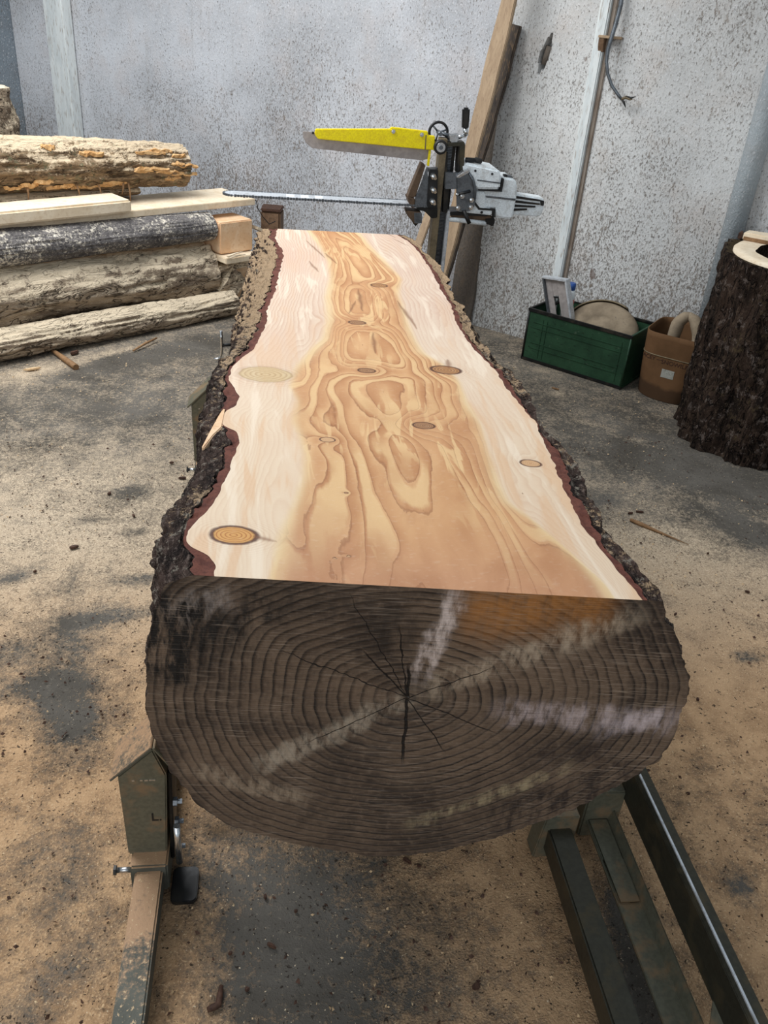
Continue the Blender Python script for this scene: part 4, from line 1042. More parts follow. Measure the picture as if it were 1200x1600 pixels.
arc = [s3(728, 266, 3.808), s3(734, 277, 3.808), s3(737, 291, 3.808), s3(736, 306, 3.808)]
tube('plate_rib', arc, .005, MAT['grey_plate'], gpz, 8)

# ------------------------------------------------------------------ rough round timber
def rough_log(name, p0, p1, r0, r1, mat, label, endmat, parent=None, seed=0, amp=0.012, squash=1.0, nl=90, na=72, group=None, bend=0.0, end_tilt=0.0, arc=None, cat='log'):
    p0, p1 = np.array(p0, float), np.array(p1, float)
    t = np.linspace(0, 1, nl); ax = (p1-p0); L = np.linalg.norm(ax); ax = ax/L
    side = np.cross(ax, [0, 0, 1.0]); side /= np.linalg.norm(side); upv = np.cross(side, ax)
    a = np.linspace(0, 2*math.pi, na, endpoint=False) if arc is None else np.linspace(arc[0], arc[1], na)
    T, A = np.meshgrid(t, a, indexing='ij')
    r = r0+(r1-r0)*T
    cx, sy = np.cos(A), np.sin(A)
    per = np.stack([cx, sy], -1)
    Lx = T*L
    rg = ridged(Lx*4+seed, cx*2.2*3, sy*2.2*3+seed, 3)
    d = amp*(0.7*np.clip(rg, -0.8, 1.2)) + amp*0.9*fbm(Lx*3, cx*1.5+seed, sy*1.5, 3) + amp*0.35*fbm(Lx*40, cx*9+seed, sy*9, 2)
    rr = r+d
    C = p0[None, :]+ax[None, :]*(t*L)[:, None]+upv[None, :]*(bend*np.sin(t*math.pi))[:, None]
    P = C[:, None, :]+side[None, None, :]*(rr*cx)[..., None]+upv[None, None, :]*(rr*sy*squash)[..., None]
    P = P+ax[None, None, :]*((T-0.5)*2*np.abs(T-0.5)*2*end_tilt*sy*r)[..., None]
    root = thing(name, p0*0.5+p1*0.5-np.array([0, 0, max(r0, r1)*squash]), label, cat, group) if parent is None else parent
    # closed bark skin
    if arc is None:
        grid_mesh('bark', P, mat, root, wrap=True, flip=False)
    else:
        P2 = np.concatenate([P, P[:, :1]], 1)
        grid_mesh('bark', P, mat, root)
        # sawn flat side
        flat = np.stack([P[:, 0]*(1-f)+P[:, -1]*f for f in np.linspace(0, 1, 5)], 1)
        grid_mesh('sawn_side', flat, endmat, root, flip=True, smooth=False)
    for k in (0, nl-1):
        ring = P[k]; c = ring.mean(0)
        fs = np.linspace(0, 1, 6)
        Q = np.stack([c+(ring-c)*f for f in fs], 0)
        rough = fbm(Q[..., 0]*30+seed, Q[..., 1]*30, Q[..., 2]*30, 2)*0.006
        Q = Q+ax[None, None, :]*(rough*(fs < 0.99)[:, None])[..., None]
        grid_mesh('end_grain', Q, endmat, root, wrap=arc is None, smooth=False)
    return root
PG = np.array([-0.195, 4.919, 0.0]); PE = np.array([0.797, 0.604, 0.0]); PE /= np.linalg.norm(PE); PQ = np.array([-PE[1], PE[0], 0.0])
def pp(s, q_, z): return PG+PE*s+PQ*q_+np.array([0, 0, z])
def pbeam(name, s0, s1, q0, q1, z0, z1, mat, label, cat, group=None, bevel=0.004, dz=0.0, dq=0.0, bark=None):
    """sawn timber along the pile; dz / dq = shift of the far-left end"""
    o = thing(name, pp((s0+s1)/2, (q0+q1)/2, min(z0, z0+dz)), label, cat, group)
    pts = [pp(s1, q0, z0), pp(s1, q1, z0), pp(s1, q1, z1), pp(s1, q0, z1)]
    vec = pp(s0, q0+dq, z0+dz)-pp(s1, q0, z0)
    prism('timber', pts, vec, mat, o, bevel)
    return o
GP = 'timbers stacked against the wall'
rough_log('pile_log', pp(-2.3, .075, .085), pp(.02, .085, .068), .080, .066, MAT['bark_pale'], 'thin grey-barked log lying lowest in the timber pile, on the floor', MAT['cut_pale'], seed=1, amp=.010, group=GP)
rough_log('pile_log', pp(-2.3, .262, .268), pp(-.045, .252, .238), .168, .140, MAT['bark_pale'], 'thick pale-barked log resting on the lowest thin log of the pile', MAT['cut_pale'], seed=5, amp=.016, group=GP)
rough_log('pile_log', pp(-2.2, .51, .115), pp(.10, .51, .115), .112, .105, MAT['bark_pale'], 'log half hidden behind the lower logs of the pile', MAT['end_brown'], seed=9, group=GP)
# bark-covered slab
rough_log('bark_slab', pp(-2.3, .235, .512), pp(-.035, .235, .486), .126, .098, MAT['bark_snow'], 'bark-faced slab flecked with white sawdust above the thick pale log', MAT['cut_peach'], seed=14, amp=.005, arc=(R(-75), R(100)), squash=.78, group=GP, cat='slab')
pbeam('squared_block', -.025, .205, .13, .33, .345, .522, MAT['cut_peach'], 'short peach-coloured squared block at the end of the pile', 'timber', GP, 0.006)
pbeam('thin_board', -.035, .20, .06, .40, .305, .340, MAT['cut_pale'], 'thin pale board under the squared block', 'board', GP, 0.004)
pbeam('wide_board', -1.9, .30, .235, .58, .575, .610, MAT['cut_pale'], 'wide fresh-sawn board lying flat in the pile below the saw bar', 'board', GP, 0.003)
pbeam('sawn_beam', -2.3, -.53, .19, .40, .612, .676, MAT['cut_pale'], 'pale sawn beam on top of the bark-faced slab, its end showing', 'timber', GP, 0.010, dz=.0, dq=-.03)
rough_log('bark_slab', pp(-2.3, .56, .675), pp(-.33, .56, .655), .15, .11, MAT['bark_torn'], 'thin bark-edged slab directly under the topmost round log', MAT['cut_pale'], seed=22, amp=.006, squash=.30, group=GP, cat='slab')
top_log = rough_log('pile_log', pp(-2.3, .55, .885), pp(-.03, .50, .775), .165, .106, MAT['bark_torn'], 'topmost round log of the pile with torn bark and orange splinters', MAT['torn_wood'], seed=31, amp=.010, group=GP, na=96, nl=140)
# torn orange patches and hanging splinters on the top log
rs = random.Random(8)
def log_surf(s, ang, lift=0.0):
    t = (s+2.3)/2.27; r = .165+(.106-.165)*t+lift
    c = pp(s, .55-.05*t, .885-.11*t)
    return c - PQ*math.cos(ang)*r + np.array([0, 0, math.sin(ang)*r])
spots = [(-.97, -38), (-.90, -30), (-.82, -48), (-.76, -42), (-1.40, 8), (-1.33, -4), (-1.27, -22), (-1.22, -8), (-.56, -48), (-.50, -40), (-.34, -6), (-.26, -2), (-.19, -8), (-.12, 10), (-.08, -18), (-.10, 34), (-.20, 46), (-.27, 40), (-.62, 34), (-.84, 48), (-.06, 5), (-.15, -30), (-1.05, -45), (-.68, -50)]
for s_, an in spots:
    ln, wd = rs.uniform(.07, .18), rs.uniform(.012, .036)
    n = 8; V_, F_ = [], []
    for i in range(n):
        u = -ln/2+ln*i/(n-1); w = wd*math.sin(math.pi*(i+.6)/(n+.2))*rs.uniform(.5, 1.25); mid_ = R(an)+rs.uniform(-.05, .05)
        for sgn in (-1, 0, 1):
            V_.append(log_surf(s_+u+rs.uniform(-.006, .006), mid_+sgn*w*0.5/.14, 0.0035+(.004 if sgn == 0 else -.004)+rs.uniform(-.003, .004)))
    for i in range(n-1):
        for j in range(2): F_.append((i*3+j, i*3+j+1, (i+1)*3+j+1, (i+1)*3+j))
    o = mesh('torn_bark_patch', V_, F_, MAT['torn_wood'], top_log)
    m_ = o.modifiers.new('solid', 'SOLIDIFY'); m_.thickness = 0.008; m_.offset = -1
for s_, ln in [(-.98, .07), (-.72, .06), (-.60, .05), (-.42, .10), (-1.33, .07), (-.45, .06)]:
    a = log_surf(s_, R(-38), .004); b = a+np.array([rs.uniform(-.01, .02), -0.02, -ln])
    tube('hanging_splinter', [a, (a+b)/2+np.array([.004, -.004, 0]), b], [.007, .005, .002], MAT['splinter'], top_log, 6)
# bits at the right-hand end of the pile
def chunk(name, c, ax, size, mat, label, cat, seed=0, group=None):
    rr = random.Random(seed)
    bm = bmesh.new(); r = bmesh.ops.create_cube(bm, size=1.0)
    bmesh.ops.subdivide_edges(bm, edges=bm.edges[:], cuts=3, use_grid_fill=True)
    for v in bm.verts:
        p = np.array(v.co)
        nse = 0.10*np.array([float(vnoise(*(p*3+seed*7+k_*11))) for k_ in range(3)])
        v.co = Vector(p+nse)
    ax = np.array(ax, float); ax /= np.linalg.norm(ax)
    sd = np.cross(ax, [0, 0, 1.0]); sd /= np.linalg.norm(sd)+1e-9; u = np.cross(sd, ax)
    c = np.array(c, float)
    for v in bm.verts:
        p = v.co; v.co = Vector(c+ax*p.x*size[0]+sd*p.y*size[1]+u*p.z*size[2])
    o = from_bm(name, bm, mat, None)
    return tag(o, label, cat, group)
chunk('bark_piece', pp(.075, .20, .265), PE+np.array([0, 0, .10]), (.24, .14, .04), MAT['bark_pale'], 'curled bark piece wedged under the thin board of the pile', 'bark', 3)
chunk('wood_chunk', pp(.045, .16, .165), PE*0.7+np.array([.0, .0, .9]), (.16, .10, .12), MAT['bark_pale'], 'rough split bark chunk standing at the pile end', 'wood', 5)
chunk('wood_chunk', pp(.18, .30, .15), PE*0.4+np.array([.0, .0, 1]), (.22, .12, .09), MAT['cut_peach'], 'pale split chunk wedged beside the bark chunk at the pile end', 'wood', 9)
for k_, (a, b) in enumerate([(pp(-.02, .05, .345), pp(.09, .045, .352)), (pp(-.03, .055, .352), pp(.07, .04, .372))]):
    tag(tube('splinter', [a, (a+b)/2+np.array([0, 0, .003]), b], [.006, .005, .002], MAT['cut_pale'], None, 6), 'pale splinter lying along the thin board of the pile', 'splinter', 'splinters on the thin board')
# dark offcut block behind the pile
bpos = ony(423, 345, 5.55)
zt_ = ony(423, 327, 5.55)[2]
ob = thing('offcut_block', (bpos[0], 5.6, 0), 'old brown offcut block standing behind the pile near the saw bar tip', 'wood block')
prism('timber', [(bpos[0]-.062, 5.55, 0), (bpos[0]+.060, 5.53, 0), (bpos[0]+.085, 5.68, 0), (bpos[0]-.05, 5.70, 0)], (0, 0, zt_-.012), MAT['end_brown'], ob, 0.012)
prism('bark_rim', [(bpos[0]-.064, 5.548, zt_-.016), (bpos[0]+.062, 5.528, zt_-.016), (bpos[0]+.087, 5.682, zt_-.016), (bpos[0]-.052, 5.702, zt_-.016)], (0, 0, .018), MAT['chip'], ob, 0.006)
obox('pale_offcut', pp(.40, .30, .40), PE*0.9+np.array([0, 0, -.42]), PQ, np.array([0.335, .254, .9]), (.16, .10, .018), MAT['cut_pale'], None, 0.002)
tag(bpy.data.objects['pale_offcut'], 'small pale offcut slanting off the pile beside the brown block', 'wood')
tube('pale_offcut_prop', [pp(.42, .30, .0), pp(.41, .30, .39)], .03, MAT['bark_pale'], None, 10)
tag(bpy.data.objects['pale_offcut_prop'], 'short upright branch propping the pale slanting offcut', 'branch')
# wire tangled at the pile end
wpts = [pp(.27, .26, .585), pp(.31, .24, .60), pp(.33, .25, .55), pp(.36, .24, .50), pp(.40, .23, .455), pp(.44, .22, .47)]
tag(tube('wire', wpts, .0028, MAT['black_metal'], None, 6), 'thin dark wire hanging off the wide board end', 'wire')
# upright stump behind the pile, only its side showing
sp_ = onpl(-20, 160, PG+PQ*1.05, PQ)
zt2_ = onpl(5, 137, PG+PQ*1.05, PQ)[2]
rough_log('rear_log', (sp_[0]-.12, sp_[1], 0.0), (sp_[0]-.14, sp_[1]+.02, zt2_), .30, .235, MAT['bark_pale'], 'pale barked stump standing behind the pile near the wall corner', MAT['cut_pale'], seed=44, amp=.02)

# ------------------------------------------------------------------ planks leaning in the wall recess
def lean(name, a, b, oa, obt, w, th, mat, label, ext=0.0, group=None):
    pa = onpl(a[0], a[1], W0-WN*oa, WN); pb = onpl(b[0], b[1], W0-WN*obt, WN)
    d = pb-pa
    lo_ = pb+d*((0.0-pb[2])/d[2])        # foot on the floor
    hi_ = pa-d*ext
    ax = lo_-hi_; Ln = np.linalg.norm(ax); ax /= Ln
    n_ = WN-ax*np.dot(WN, ax); n_ /= np.linalg.norm(n_); sd = np.cross(n_, ax)
    c = (lo_+hi_)/2+np.array([0, 0, .004])
    bm = bmesh.new(); nn = 26
    rows = []
    for i in range(nn+1):
        t = -Ln/2+Ln*i/nn
        wv = 0.05*w*float(vnoise(t*7, w*9, 1.0)); wd_ = w*(1+0.10*float(vnoise(t*4, 3.0+w, 7.0)))
        rows.append([bm.verts.new(tuple(c+ax*t+sd*(wv+sx*wd_/2)+n_*sy*th/2)) for sx, sy in ((-1, -1), (1, -1), (1, 1), (-1, 1))])
    for i in range(nn):
        for j in range(4): bm.faces.new((rows[i][j], rows[i][(j+1) % 4], rows[i+1][(j+1) % 4], rows[i+1][j]))
    bm.faces.new(rows[0][::-1]); bm.faces.new(rows[-1])
    bmesh.ops.recalc_face_normals(bm, faces=bm.faces)
    bmesh.ops.bevel(bm, geom=[e for e in bm.edges if abs((e.verts[1].co-e.verts[0].co).normalized().dot(Vector(ax))) > 0.9], offset=0.004, segments=2, affect='EDGES')
    o = from_bm(name, bm, mat, None)
    return tag(o, label, 'plank', group)
lean('leaning_plank', (796, 0), (700, 385), 0.16, 0.36, .082, .028, MAT['plank'], 'light tan plank leaning in the recess behind the saw', 0.25)
lean('leaning_plank', (793, 70), (738, 260), 0.04, 0.12, .105, .03, MAT['plank_dark'], 'dark weathered plank with worn tan streaks behind the tan plank', 0.15)
lean('wide_leaning_board', (768, 170), (716, 505), -0.06, 0.02, .16, .022, MAT['board_grey'], 'wide dirty grey board standing under the leaning planks', 0.0)
lean('leaning_lath', (676, 318), (648, 400), 0.10, 0.22, .05, .02, MAT['plank'], 'short tan lath leaning on the wall left of the saw mast', 0.25)

# ------------------------------------------------------------------ cable and bracket on the wall
def wpx(px, py, out): return onpl(px, py, W0-WN*out, WN)
cable = tube('hanging_cable', [wpx(978, -60, .03), wpx(974, -25, .03), wpx(970, 8, .035), wpx(962, 38, .045), wpx(955, 60, .06), wpx(949.5, 78, .06), wpx(947.5, 96, .06), wpx(949.5, 115, .06), wpx(956, 134, .06), wpx(965, 147, .06), wpx(971, 155, .06)],
             [.0105, .0105, .0105, .0105, .010, .009, .0085, .008, .008, .0075, .0065], MAT['grey_plate'], None, 10)
tag(cable, 'grey electric cable hanging down the wall with a frayed end', 'cable')
tube('bare_wire', [wpx(971, 155, .06), wpx(978, 152, .06), wpx(985, 155, .062), wpx(988, 155, .065)], [.006, .008, .006, .002], MAT['tan_steel'], cable, 8)
tube('bare_wire', [wpx(972, 155, .06), wpx(979, 150.5, .065), wpx(986, 153, .065), wpx(993.5, 151, .07)], [.003, .0035, .005, .0015], MAT['black'], cable, 8)
tube('bare_wire', [wpx(971, 155, .06), wpx(975, 160, .06), wpx(977.5, 168, .06)], [.004, .006, .0015], MAT['black'], cable, 8)
sh = [wpx(940, 60.5, .02), wpx(972, 59, .02), wpx(971, 61, .06), wpx(953, 63, .075), wpx(941, 61.5, .06)]
br_ = thing('cable_bracket', wpx(950, 66, .02), 'small brown wooden cable bracket nailed over the batten', 'bracket')
prism('shelf', [wp(wcoord(940, 60)[0], wcoord(950, 60)[1], .0), wp(wcoord(973, 60)[0], wcoord(950, 60)[1], .0), wp(wcoord(973, 60)[0], wcoord(950, 60)[1], .02), wp(wcoord(962, 60)[0], wcoord(950, 60)[1], .052), wp(wcoord(940, 60)[0], wcoord(950, 60)[1], .052)], (0, 0, .012), MAT['plank'], br_, 0.002)
wq0, wq1 = wcoord(941, 60)[0], wcoord(952, 60)[0]; zq = wcoord(950, 60)[1]
prism('gusset', [wp(wq0, zq, .0), wp(wq0, zq, .05), wp(wq0, zq-.06, .034), wp(wq0, zq-.06, .0)], tuple(WD*(wq1-wq0)*0.8), MAT['end_brown'], br_, 0.002)

# ------------------------------------------------------------------ green crate and what is in it
def crate_material():
    k = NM('worn_green_paint', 0.5, 0.2, 0.35); v = k.coord()
    n = k.noise(v, 9, 5, 0.65); n2 = k.noise(k.mapv(v, (1, 1, 4)), 26, 4, 0.7)
    c = k.mix(k.step(n, 0.3, 0.7), (34, 62, 44), (48, 82, 58))
    c = k.mix(k.math('MULTIPLY', k.step(n2, 0.60, 0.68), 0.85), c, (20, 26, 22))
    c = k.mix(k.math('MULTIPLY', k.step(k.noise(v, 40, 3), 0.66, 0.74), 0.5), c, (96, 110, 92))
    k.col(c); k.bump(n2, 0.002, 0.4); return k.m
MAT['green'] = crate_material(); G = MAT['green']
CA = np.array([1.406, 4.392, 0.0]); CD = np.array([0.722, -0.692, 0.0]); CN = np.array([0.692, 0.722, 0.0]); CL, CW, CH = 0.596, 0.318, 0.288
def cp(u, w, z): return CA+CD*u+CN*w+np.array([0, 0, z])
cr = thing('metal_crate', cp(CL/2, CW/2, 0), 'dented green metal crate full of junk standing by the wall', 'crate')
th = 0.008
front = prism('front_panel', [cp(0, 0, .004), cp(CL, 0, .004), cp(CL, th, .004), cp(0, th, .004)], (0, 0, CH-.004), G, cr, 0.002)
prism('back_panel', [cp(0, CW-th, .004), cp(CL, CW-th, .004), cp(CL, CW, .004), cp(0, CW, .004)], (0, 0, CH-.004), G, cr, 0.002)
prism('end_panel', [cp(0, th, .004), cp(th, th, .004), cp(th, CW-th, .004), cp(0, CW-th, .004)], (0, 0, CH-.004), G, cr, 0.002)
ep = prism('end_panel', [cp(CL-th, th, .004), cp(CL, th, .004), cp(CL, CW-th, .004), cp(CL-th, CW-th, .004)], (0, 0, CH-.004), G, cr, 0.002)
prism('bottom_panel', [cp(th, th, .004), cp(CL-th, th, .004), cp(CL-th, CW-th, .004), cp(th, CW-th, .004)], (0, 0, .008), G, cr)
for z in (0.075, 0.105, 0.19, 0.22):
    prism('embossed_rib', [cp(.035, -.003, z), cp(CL-.035, -.003, z), cp(CL-.035, .002, z), cp(.035, .002, z)], (0, 0, .006), G, front, 0.0015)
for u in (.09, .115, CL-.045):
    prism('embossed_rib', [cp(u, -.003, .03), cp(u+.005, -.003, .03), cp(u+.005, .002, .03), cp(u, .002, .03)], (0, 0, CH-.07), G, front, 0.0012)
BM_ = MAT['black_metal']
for nm, z0_, z1_ in (('rim', CH-.012, CH+.006), ('base_frame', 0.0, .016)):
    for a, b, c_, d_ in ((-.006, CL+.006, -.006, .008), (-.006, CL+.006, CW-.008, CW+.006)):
        prism(nm, [cp(a, c_, z0_), cp(b, c_, z0_), cp(b, d_, z0_), cp(a, d_, z0_)], (0, 0, z1_-z0_), BM_, cr, 0.002)
    for a, b in ((-.006, .008), (CL-.008, CL+.006)):
        prism(nm, [cp(a, .008, z0_), cp(b, .008, z0_), cp(b, CW-.008, z0_), cp(a, CW-.008, z0_)], (0, 0, z1_-z0_), BM_ if a < .1 else G, cr, 0.002)
for u in (0.0, CL):
    tube('corner_post', [cp(u, 0, 0), cp(u, 0, CH)], .006, BM_ if u == 0 else G, cr, 8)
# aluminium frame sticking out of the crate
fo = 0.085
def fpx(px, py, w=fo): return onpl(px, py, CA+CN*w, CN)
fr_ = thing('aluminium_rack', fpx(868, 480), 'grey aluminium rack with slotted panel propped up in the green crate', 'rack')
TL, TR = fpx(846, 431.5), fpx(884.5, 437.5); BRp = fpx(892, 492)
dn = BRp-TR; dn = dn/np.linalg.norm(dn); acr = TR-TL; Wf = np.linalg.norm(acr); acr = acr/Wf
Lf = (TL[2]-0.03)/-dn[2]
def fp(u, v_, w): return TL+acr*u+dn*v_+CN*w
def fbar(name, u0, u1, v0, v1, w0, w1, mat): return prism(name, [fp(u0, v0, w0), fp(u1, v0, w0), fp(u1, v1, w0), fp(u0, v1, w0)], CN*(w1-w0), mat, fr_, 0.0015)
fbar('frame_bar', 0, Wf, 0, .012, 0, .045, MAT['aluminium'])
fbar('frame_bar', 0, .010, .012, Lf, 0, .045, MAT['grey_plate'])
fbar('frame_bar', Wf-.012, Wf, .012, Lf, 0, .045, MAT['aluminium'])
fbar('slotted_panel', .010, .048, .012, Lf, .018, .024, MAT['flap'])
fbar('slotted_panel', .078, Wf-.012, .012, Lf, .018, .024, MAT['flap'])
fbar('slotted_panel', .048, .078, .012, .10, .018, .024, MAT['flap'])
fbar('slot_lip', .048, .078, .105, .112, .012, .03, MAT['black'])
# bottle with blue cap
b_top = fpx(893.5, 442, .215); b_mid = fpx(894, 453, .215)
bt = thing('plastic_bottle', (b_top[0], b_top[1], .012), 'white and red plastic bottle with blue cap in the green crate', 'bottle')
bx_, by_ = b_top[0], b_top[1]
tube('body', [(bx_, by_, .014), (bx_, by_, .02), (bx_, by_, b_mid[2]-.05), (bx_, by_, b_mid[2]-.012), (bx_, by_, b_mid[2])], [.028, .032, .032, .030, .024], MAT['white'], bt, 20)
cyl('cap', (bx_, by_, b_mid[2]-.002), (bx_, by_, b_top[2]), .026, paint('blue_cap', (48, 84, 150), 0.4), bt, 20, 0.004)
zz = np.linspace(b_mid[2]-.075, b_mid[2]-.025, 8)
tube('label_band', [(bx_, by_, z) for z in (b_mid[2]-.085, b_mid[2]-.05)], .0325, paint('red_label', (196, 120, 110), 0.5), bt, 20)
# dusty round guard
def dusty():
    k = NM('dusty_tan_surface', 0.9, 0, 0.1); v = k.coord(); n = k.noise(v, 11, 5, 0.65); n2 = k.noise(v, 90, 3)
    c = k.mix(k.step(n, 0.3, 0.7), (128, 114, 96), (158, 142, 120)); c = k.mix(k.math('MULTIPLY', k.step(n, 0.62, 0.70), 0.7), c, (92, 84, 78))
    k.col(c); k.bump(n2, 0.003, 0.4); return k.m
MAT['dusty'] = dusty()
gc = cp(.365, .160, .215)
ga = -CN*0.78+np.array([0, 0, .60])+CD*0.10; ga /= np.linalg.norm(ga)
g1 = np.cross(ga, [0, 0, 1.0]); g1 /= np.linalg.norm(g1); g2 = np.cross(g1, ga)
gd = thing('round_guard', gc-np.array([0, 0, .19]), 'dusty tan rounded machine guard lying in the green crate', 'machine guard')
prof = [(0.0, .052), (.05, .052), (.055, .046), (.085, .045), (.09, .050), (.13, .046), (.165, .036), (.182, .020), (.188, .0), (.182, -.018), (.12, -.022), (0.0, -.022)]
aa = np.linspace(0, 2*math.pi, 49)[:-1]
Pd = np.stack([np.stack([gc+(g1*math.cos(t)*1.08+g2*math.sin(t)*.90)*r_+ga*h_ for t in aa], 0) for r_, h_ in prof], 0)
grid_mesh('shell', Pd, MAT['dusty'], gd, wrap=True)
ra = np.linspace(R(-8), R(118), 22)
Pr = np.stack([np.stack([gc+(g1*math.cos(t)*f*1.08+g2*math.sin(t)*.90*f)*.19+ga*h_ for t in ra], 0) for f, h_ in ((1.0, .030), (1.035, .026), (1.04, -.045), (1.0, -.05))], 0)
o = grid_mesh('rim_band', Pr, MAT['tan_steel'], gd); md = o.modifiers.new('solid', 'SOLIDIFY'); md.thickness = .006
tube('boss', [gc+ga*.045, gc+ga*.058], [.022, .018], MAT['dusty'], gd, 18)
# dark scraps in the near-left corner of the crate
tag(tube('scrap_hose', [cp(.03, .05, .03), cp(.05, .10, .20), cp(.06, .15, .295), cp(.08, .20, .31), cp(.10, .26, .25), cp(.10, .27, .03)], .012, MAT['black'], None, 10), 'bent dark hose end in the green crate beside the frame', 'hose')

# ------------------------------------------------------------------ carton drum
CB = np.array([2.105, 3.955, 0.0]); CBH = 0.345
def cb_pt(t, z, shrink=1.0):
    f = z/CBH; n = 2.4+3.2*f; a = (0.158+0.008*f)*shrink
    c_, s_ = math.cos(t), math.sin(t)
    r_ = (abs(c_)**n+abs(s_)**n)**(-1.0/n)
    return CB+WD*a*r_*c_+WN*a*r_*s_+np.array([0, 0, z])
def carton_material():
    k = NM('stained_cardboard', 0.85, 0, 0.15); v = k.coord(); n = k.noise(v, 7, 5, 0.6); n2 = k.noise(v, 60, 3)
    c = k.mix(k.step(n, 0.3, 0.7), (96, 70, 47), (114, 84, 58))
    z = k.math('ADD', k.sep(v)[2], k.math('MULTIPLY', k.math('SUBTRACT', n, 0.5), 0.10))
    c = k.mix(k.math('MULTIPLY', k.step(z, 0.095, 0.065), 0.75), c, (64, 48, 36))     # darker towards the foot of the carton
    c = k.mix(k.math('MULTIPLY', k.step(k.noise(v, 22, 3), 0.66, 0.72), 0.7), c, (70, 50, 36))
    k.col(c); k.bump(n2, 0.0015, 0.3); return k.m
ct = thing('carton', CB, 'brown cardboard drum with faded lettering between crate and stump', 'carton')
zs2 = np.linspace(0.001, CBH, 14); ta = np.linspace(0, 2*math.pi, 65)[:-1]
Po = np.stack([np.stack([cb_pt(t, z) for t in ta], 0) for z in zs2], 0)
Pi = np.stack([np.stack([cb_pt(t, z, 0.965) for t in ta], 0) for z in zs2[::-1]], 0)
fl_ = np.stack([np.stack([CB+np.array([0, 0, .002])+(cb_pt(t, .002, 0.965)-CB-np.array([0, 0, .002]))*f for t in ta], 0) for f in (1, .5, .01)], 0)
shell = grid_mesh('shell', np.concatenate([Po, Pi, fl_], 0), carton_material(), ct, wrap=True)
zseam = 0.232
tube('seam_fold', [cb_pt(t, zseam, 1.004) for t in np.linspace(0, 2*math.pi, 65)], .0028, MAT['tan_steel'], shell, 6, caps=False)
MAT['ink'] = paint('faded_brown_ink', (58, 34, 26), 0.8)
def text_on_carton(body, u0, z0, size):
    cu = bpy.data.curves.new('t', 'FONT'); cu.body = body; cu.size = size; cu.extrude = 0.0006
    to = bpy.data.objects.new('t', cu); col.objects.link(to)
    dg = bpy.context.evaluated_depsgraph_get(); me = bpy.data.meshes.new_from_object(to.evaluated_get(dg)); bpy.data.objects.remove(to)
    for v in me.vertices:
        u = u0+v.co.x*1.05; z = z0+v.co.y; f = z/CBH; n = 2.4+3.2*f; a = 0.158+0.008*f
        w = a*max(0.0, 1-(min(abs(u), a)/a)**n)**(1/n)
        p = CB+WD*u-WN*(w+0.0006+v.co.z)+np.array([0, 0, z]); v.co = Vector(p)
    me.materials.clear(); me.materials.append(MAT['ink'])
    o = bpy.data.objects.new('lettering', me); link(o, shell); return o
text_on_carton('ACEY \u2014', -0.150, 0.205, 0.028)
text_on_carton('SNOWILFT', -0.045, 0.198, 0.030)
def patch(u0, u1, z0, z1, mat, name, tilt=0.0):
    V_ = []
    for i in range(5):
        for j in (0, 1):
            u = u0+(u1-u0)*i/4; z = (z0, z1)[j]+tilt*(u-u0); f = z/CBH; n = 2.4+3.2*f; a = 0.158+0.008*f
            w = a*max(0.0, 1-(min(abs(u), a)/a)**n)**(1/n)
            V_.append(CB+WD*u-WN*(w+0.0012)+np.array([0, 0, z]))
    return mesh(name, V_, [(2*i, 2*i+2, 2*i+3, 2*i+1) for i in range(4)], mat, shell)
patch(-.030, .034, .128, .172, paint('sticker_grey', (168, 168, 158), 0.6, 0, (110, 112, 104), 0.8, scale=120), 'sticker')
# cloth bundle hanging over the inside of the carton
def cloth_bundle():
    c0_ = CB+np.array([0, 0, CBH])
    root = thing('cloth_bundle', c0_-np.array([0, 0, .2]), 'dusty beige cloth folded in an arch inside the carton opening', 'cloth')
    for (pts, rad) in ([[(-.055, -.02, -.20), (-.05, -.02, -.06), (-.045, -.01, .03), (-.02, .0, .062), (.0, .01, .07)], [.022, .030, .034, .030, .020]],
                       [[(-.01, .01, .07), (.03, .0, .058), (.055, -.01, .03), (.072, -.02, -.02), (.078, -.03, -.08), (.075, -.03, -.20)], [.020, .030, .032, .030, .026, .022]]):
        P_ = [c0_+WD*a+WN*b+np.array([0, 0, c_]) for a, b, c_ in pts]
        t_ = np.linspace(0, 1, len(P_)); tn = np.linspace(0, 1, 20)
        P_ = np.stack([np.interp(tn, t_, np.array(P_)[:, k_]) for k_ in range(3)], -1)
        P_ = np.stack([smooth1(P_[:, k_], 2) for k_ in range(3)], -1)
        rr_ = np.interp(tn, t_, rad)*(1+0.10*vnoise(tn*9, tn*0+rad[0]*100))
        o = tube('fold', P_, rr_, MAT['dusty'], root, 14)
cloth_bundle()

# ------------------------------------------------------------------ hollow stump
SC = np.array([2.345, 3.435, 0.0]); SH = 0.85
st = thing('hollow_stump', SC, 'big hollow dark-barked stump with a pale sawn rim', 'stump')
na, nz = 220, 120
A, Zs = np.meshgrid(np.linspace(0, 2*math.pi, na, endpoint=False), np.linspace(0, 1, nz), indexing='ij')
A, Zs = A.T, Zs.T
fl2 = np.exp(-Zs*SH/0.12)
r = 0.385+0.012*fl2*(1+np.cos(A*5+1))+0.012*fbm(np.cos(A)*1.6, np.sin(A)*1.6, Zs*1.2, 3)
r = r+0.030*(ridged(np.cos(A)*5.5, np.sin(A)*5.5, Zs*1.3, 3)-0.4)*0.8+0.008*fbm(np.cos(A)*16, np.sin(A)*16, Zs*10, 3)
Ps = np.stack([SC[0]+r*np.cos(A), SC[1]+r*np.sin(A), Zs*SH], -1)
grid_mesh('bark', Ps, MAT['bark_stump'], st, wrap=True)
rt = r[-1]; aa = A[-1]
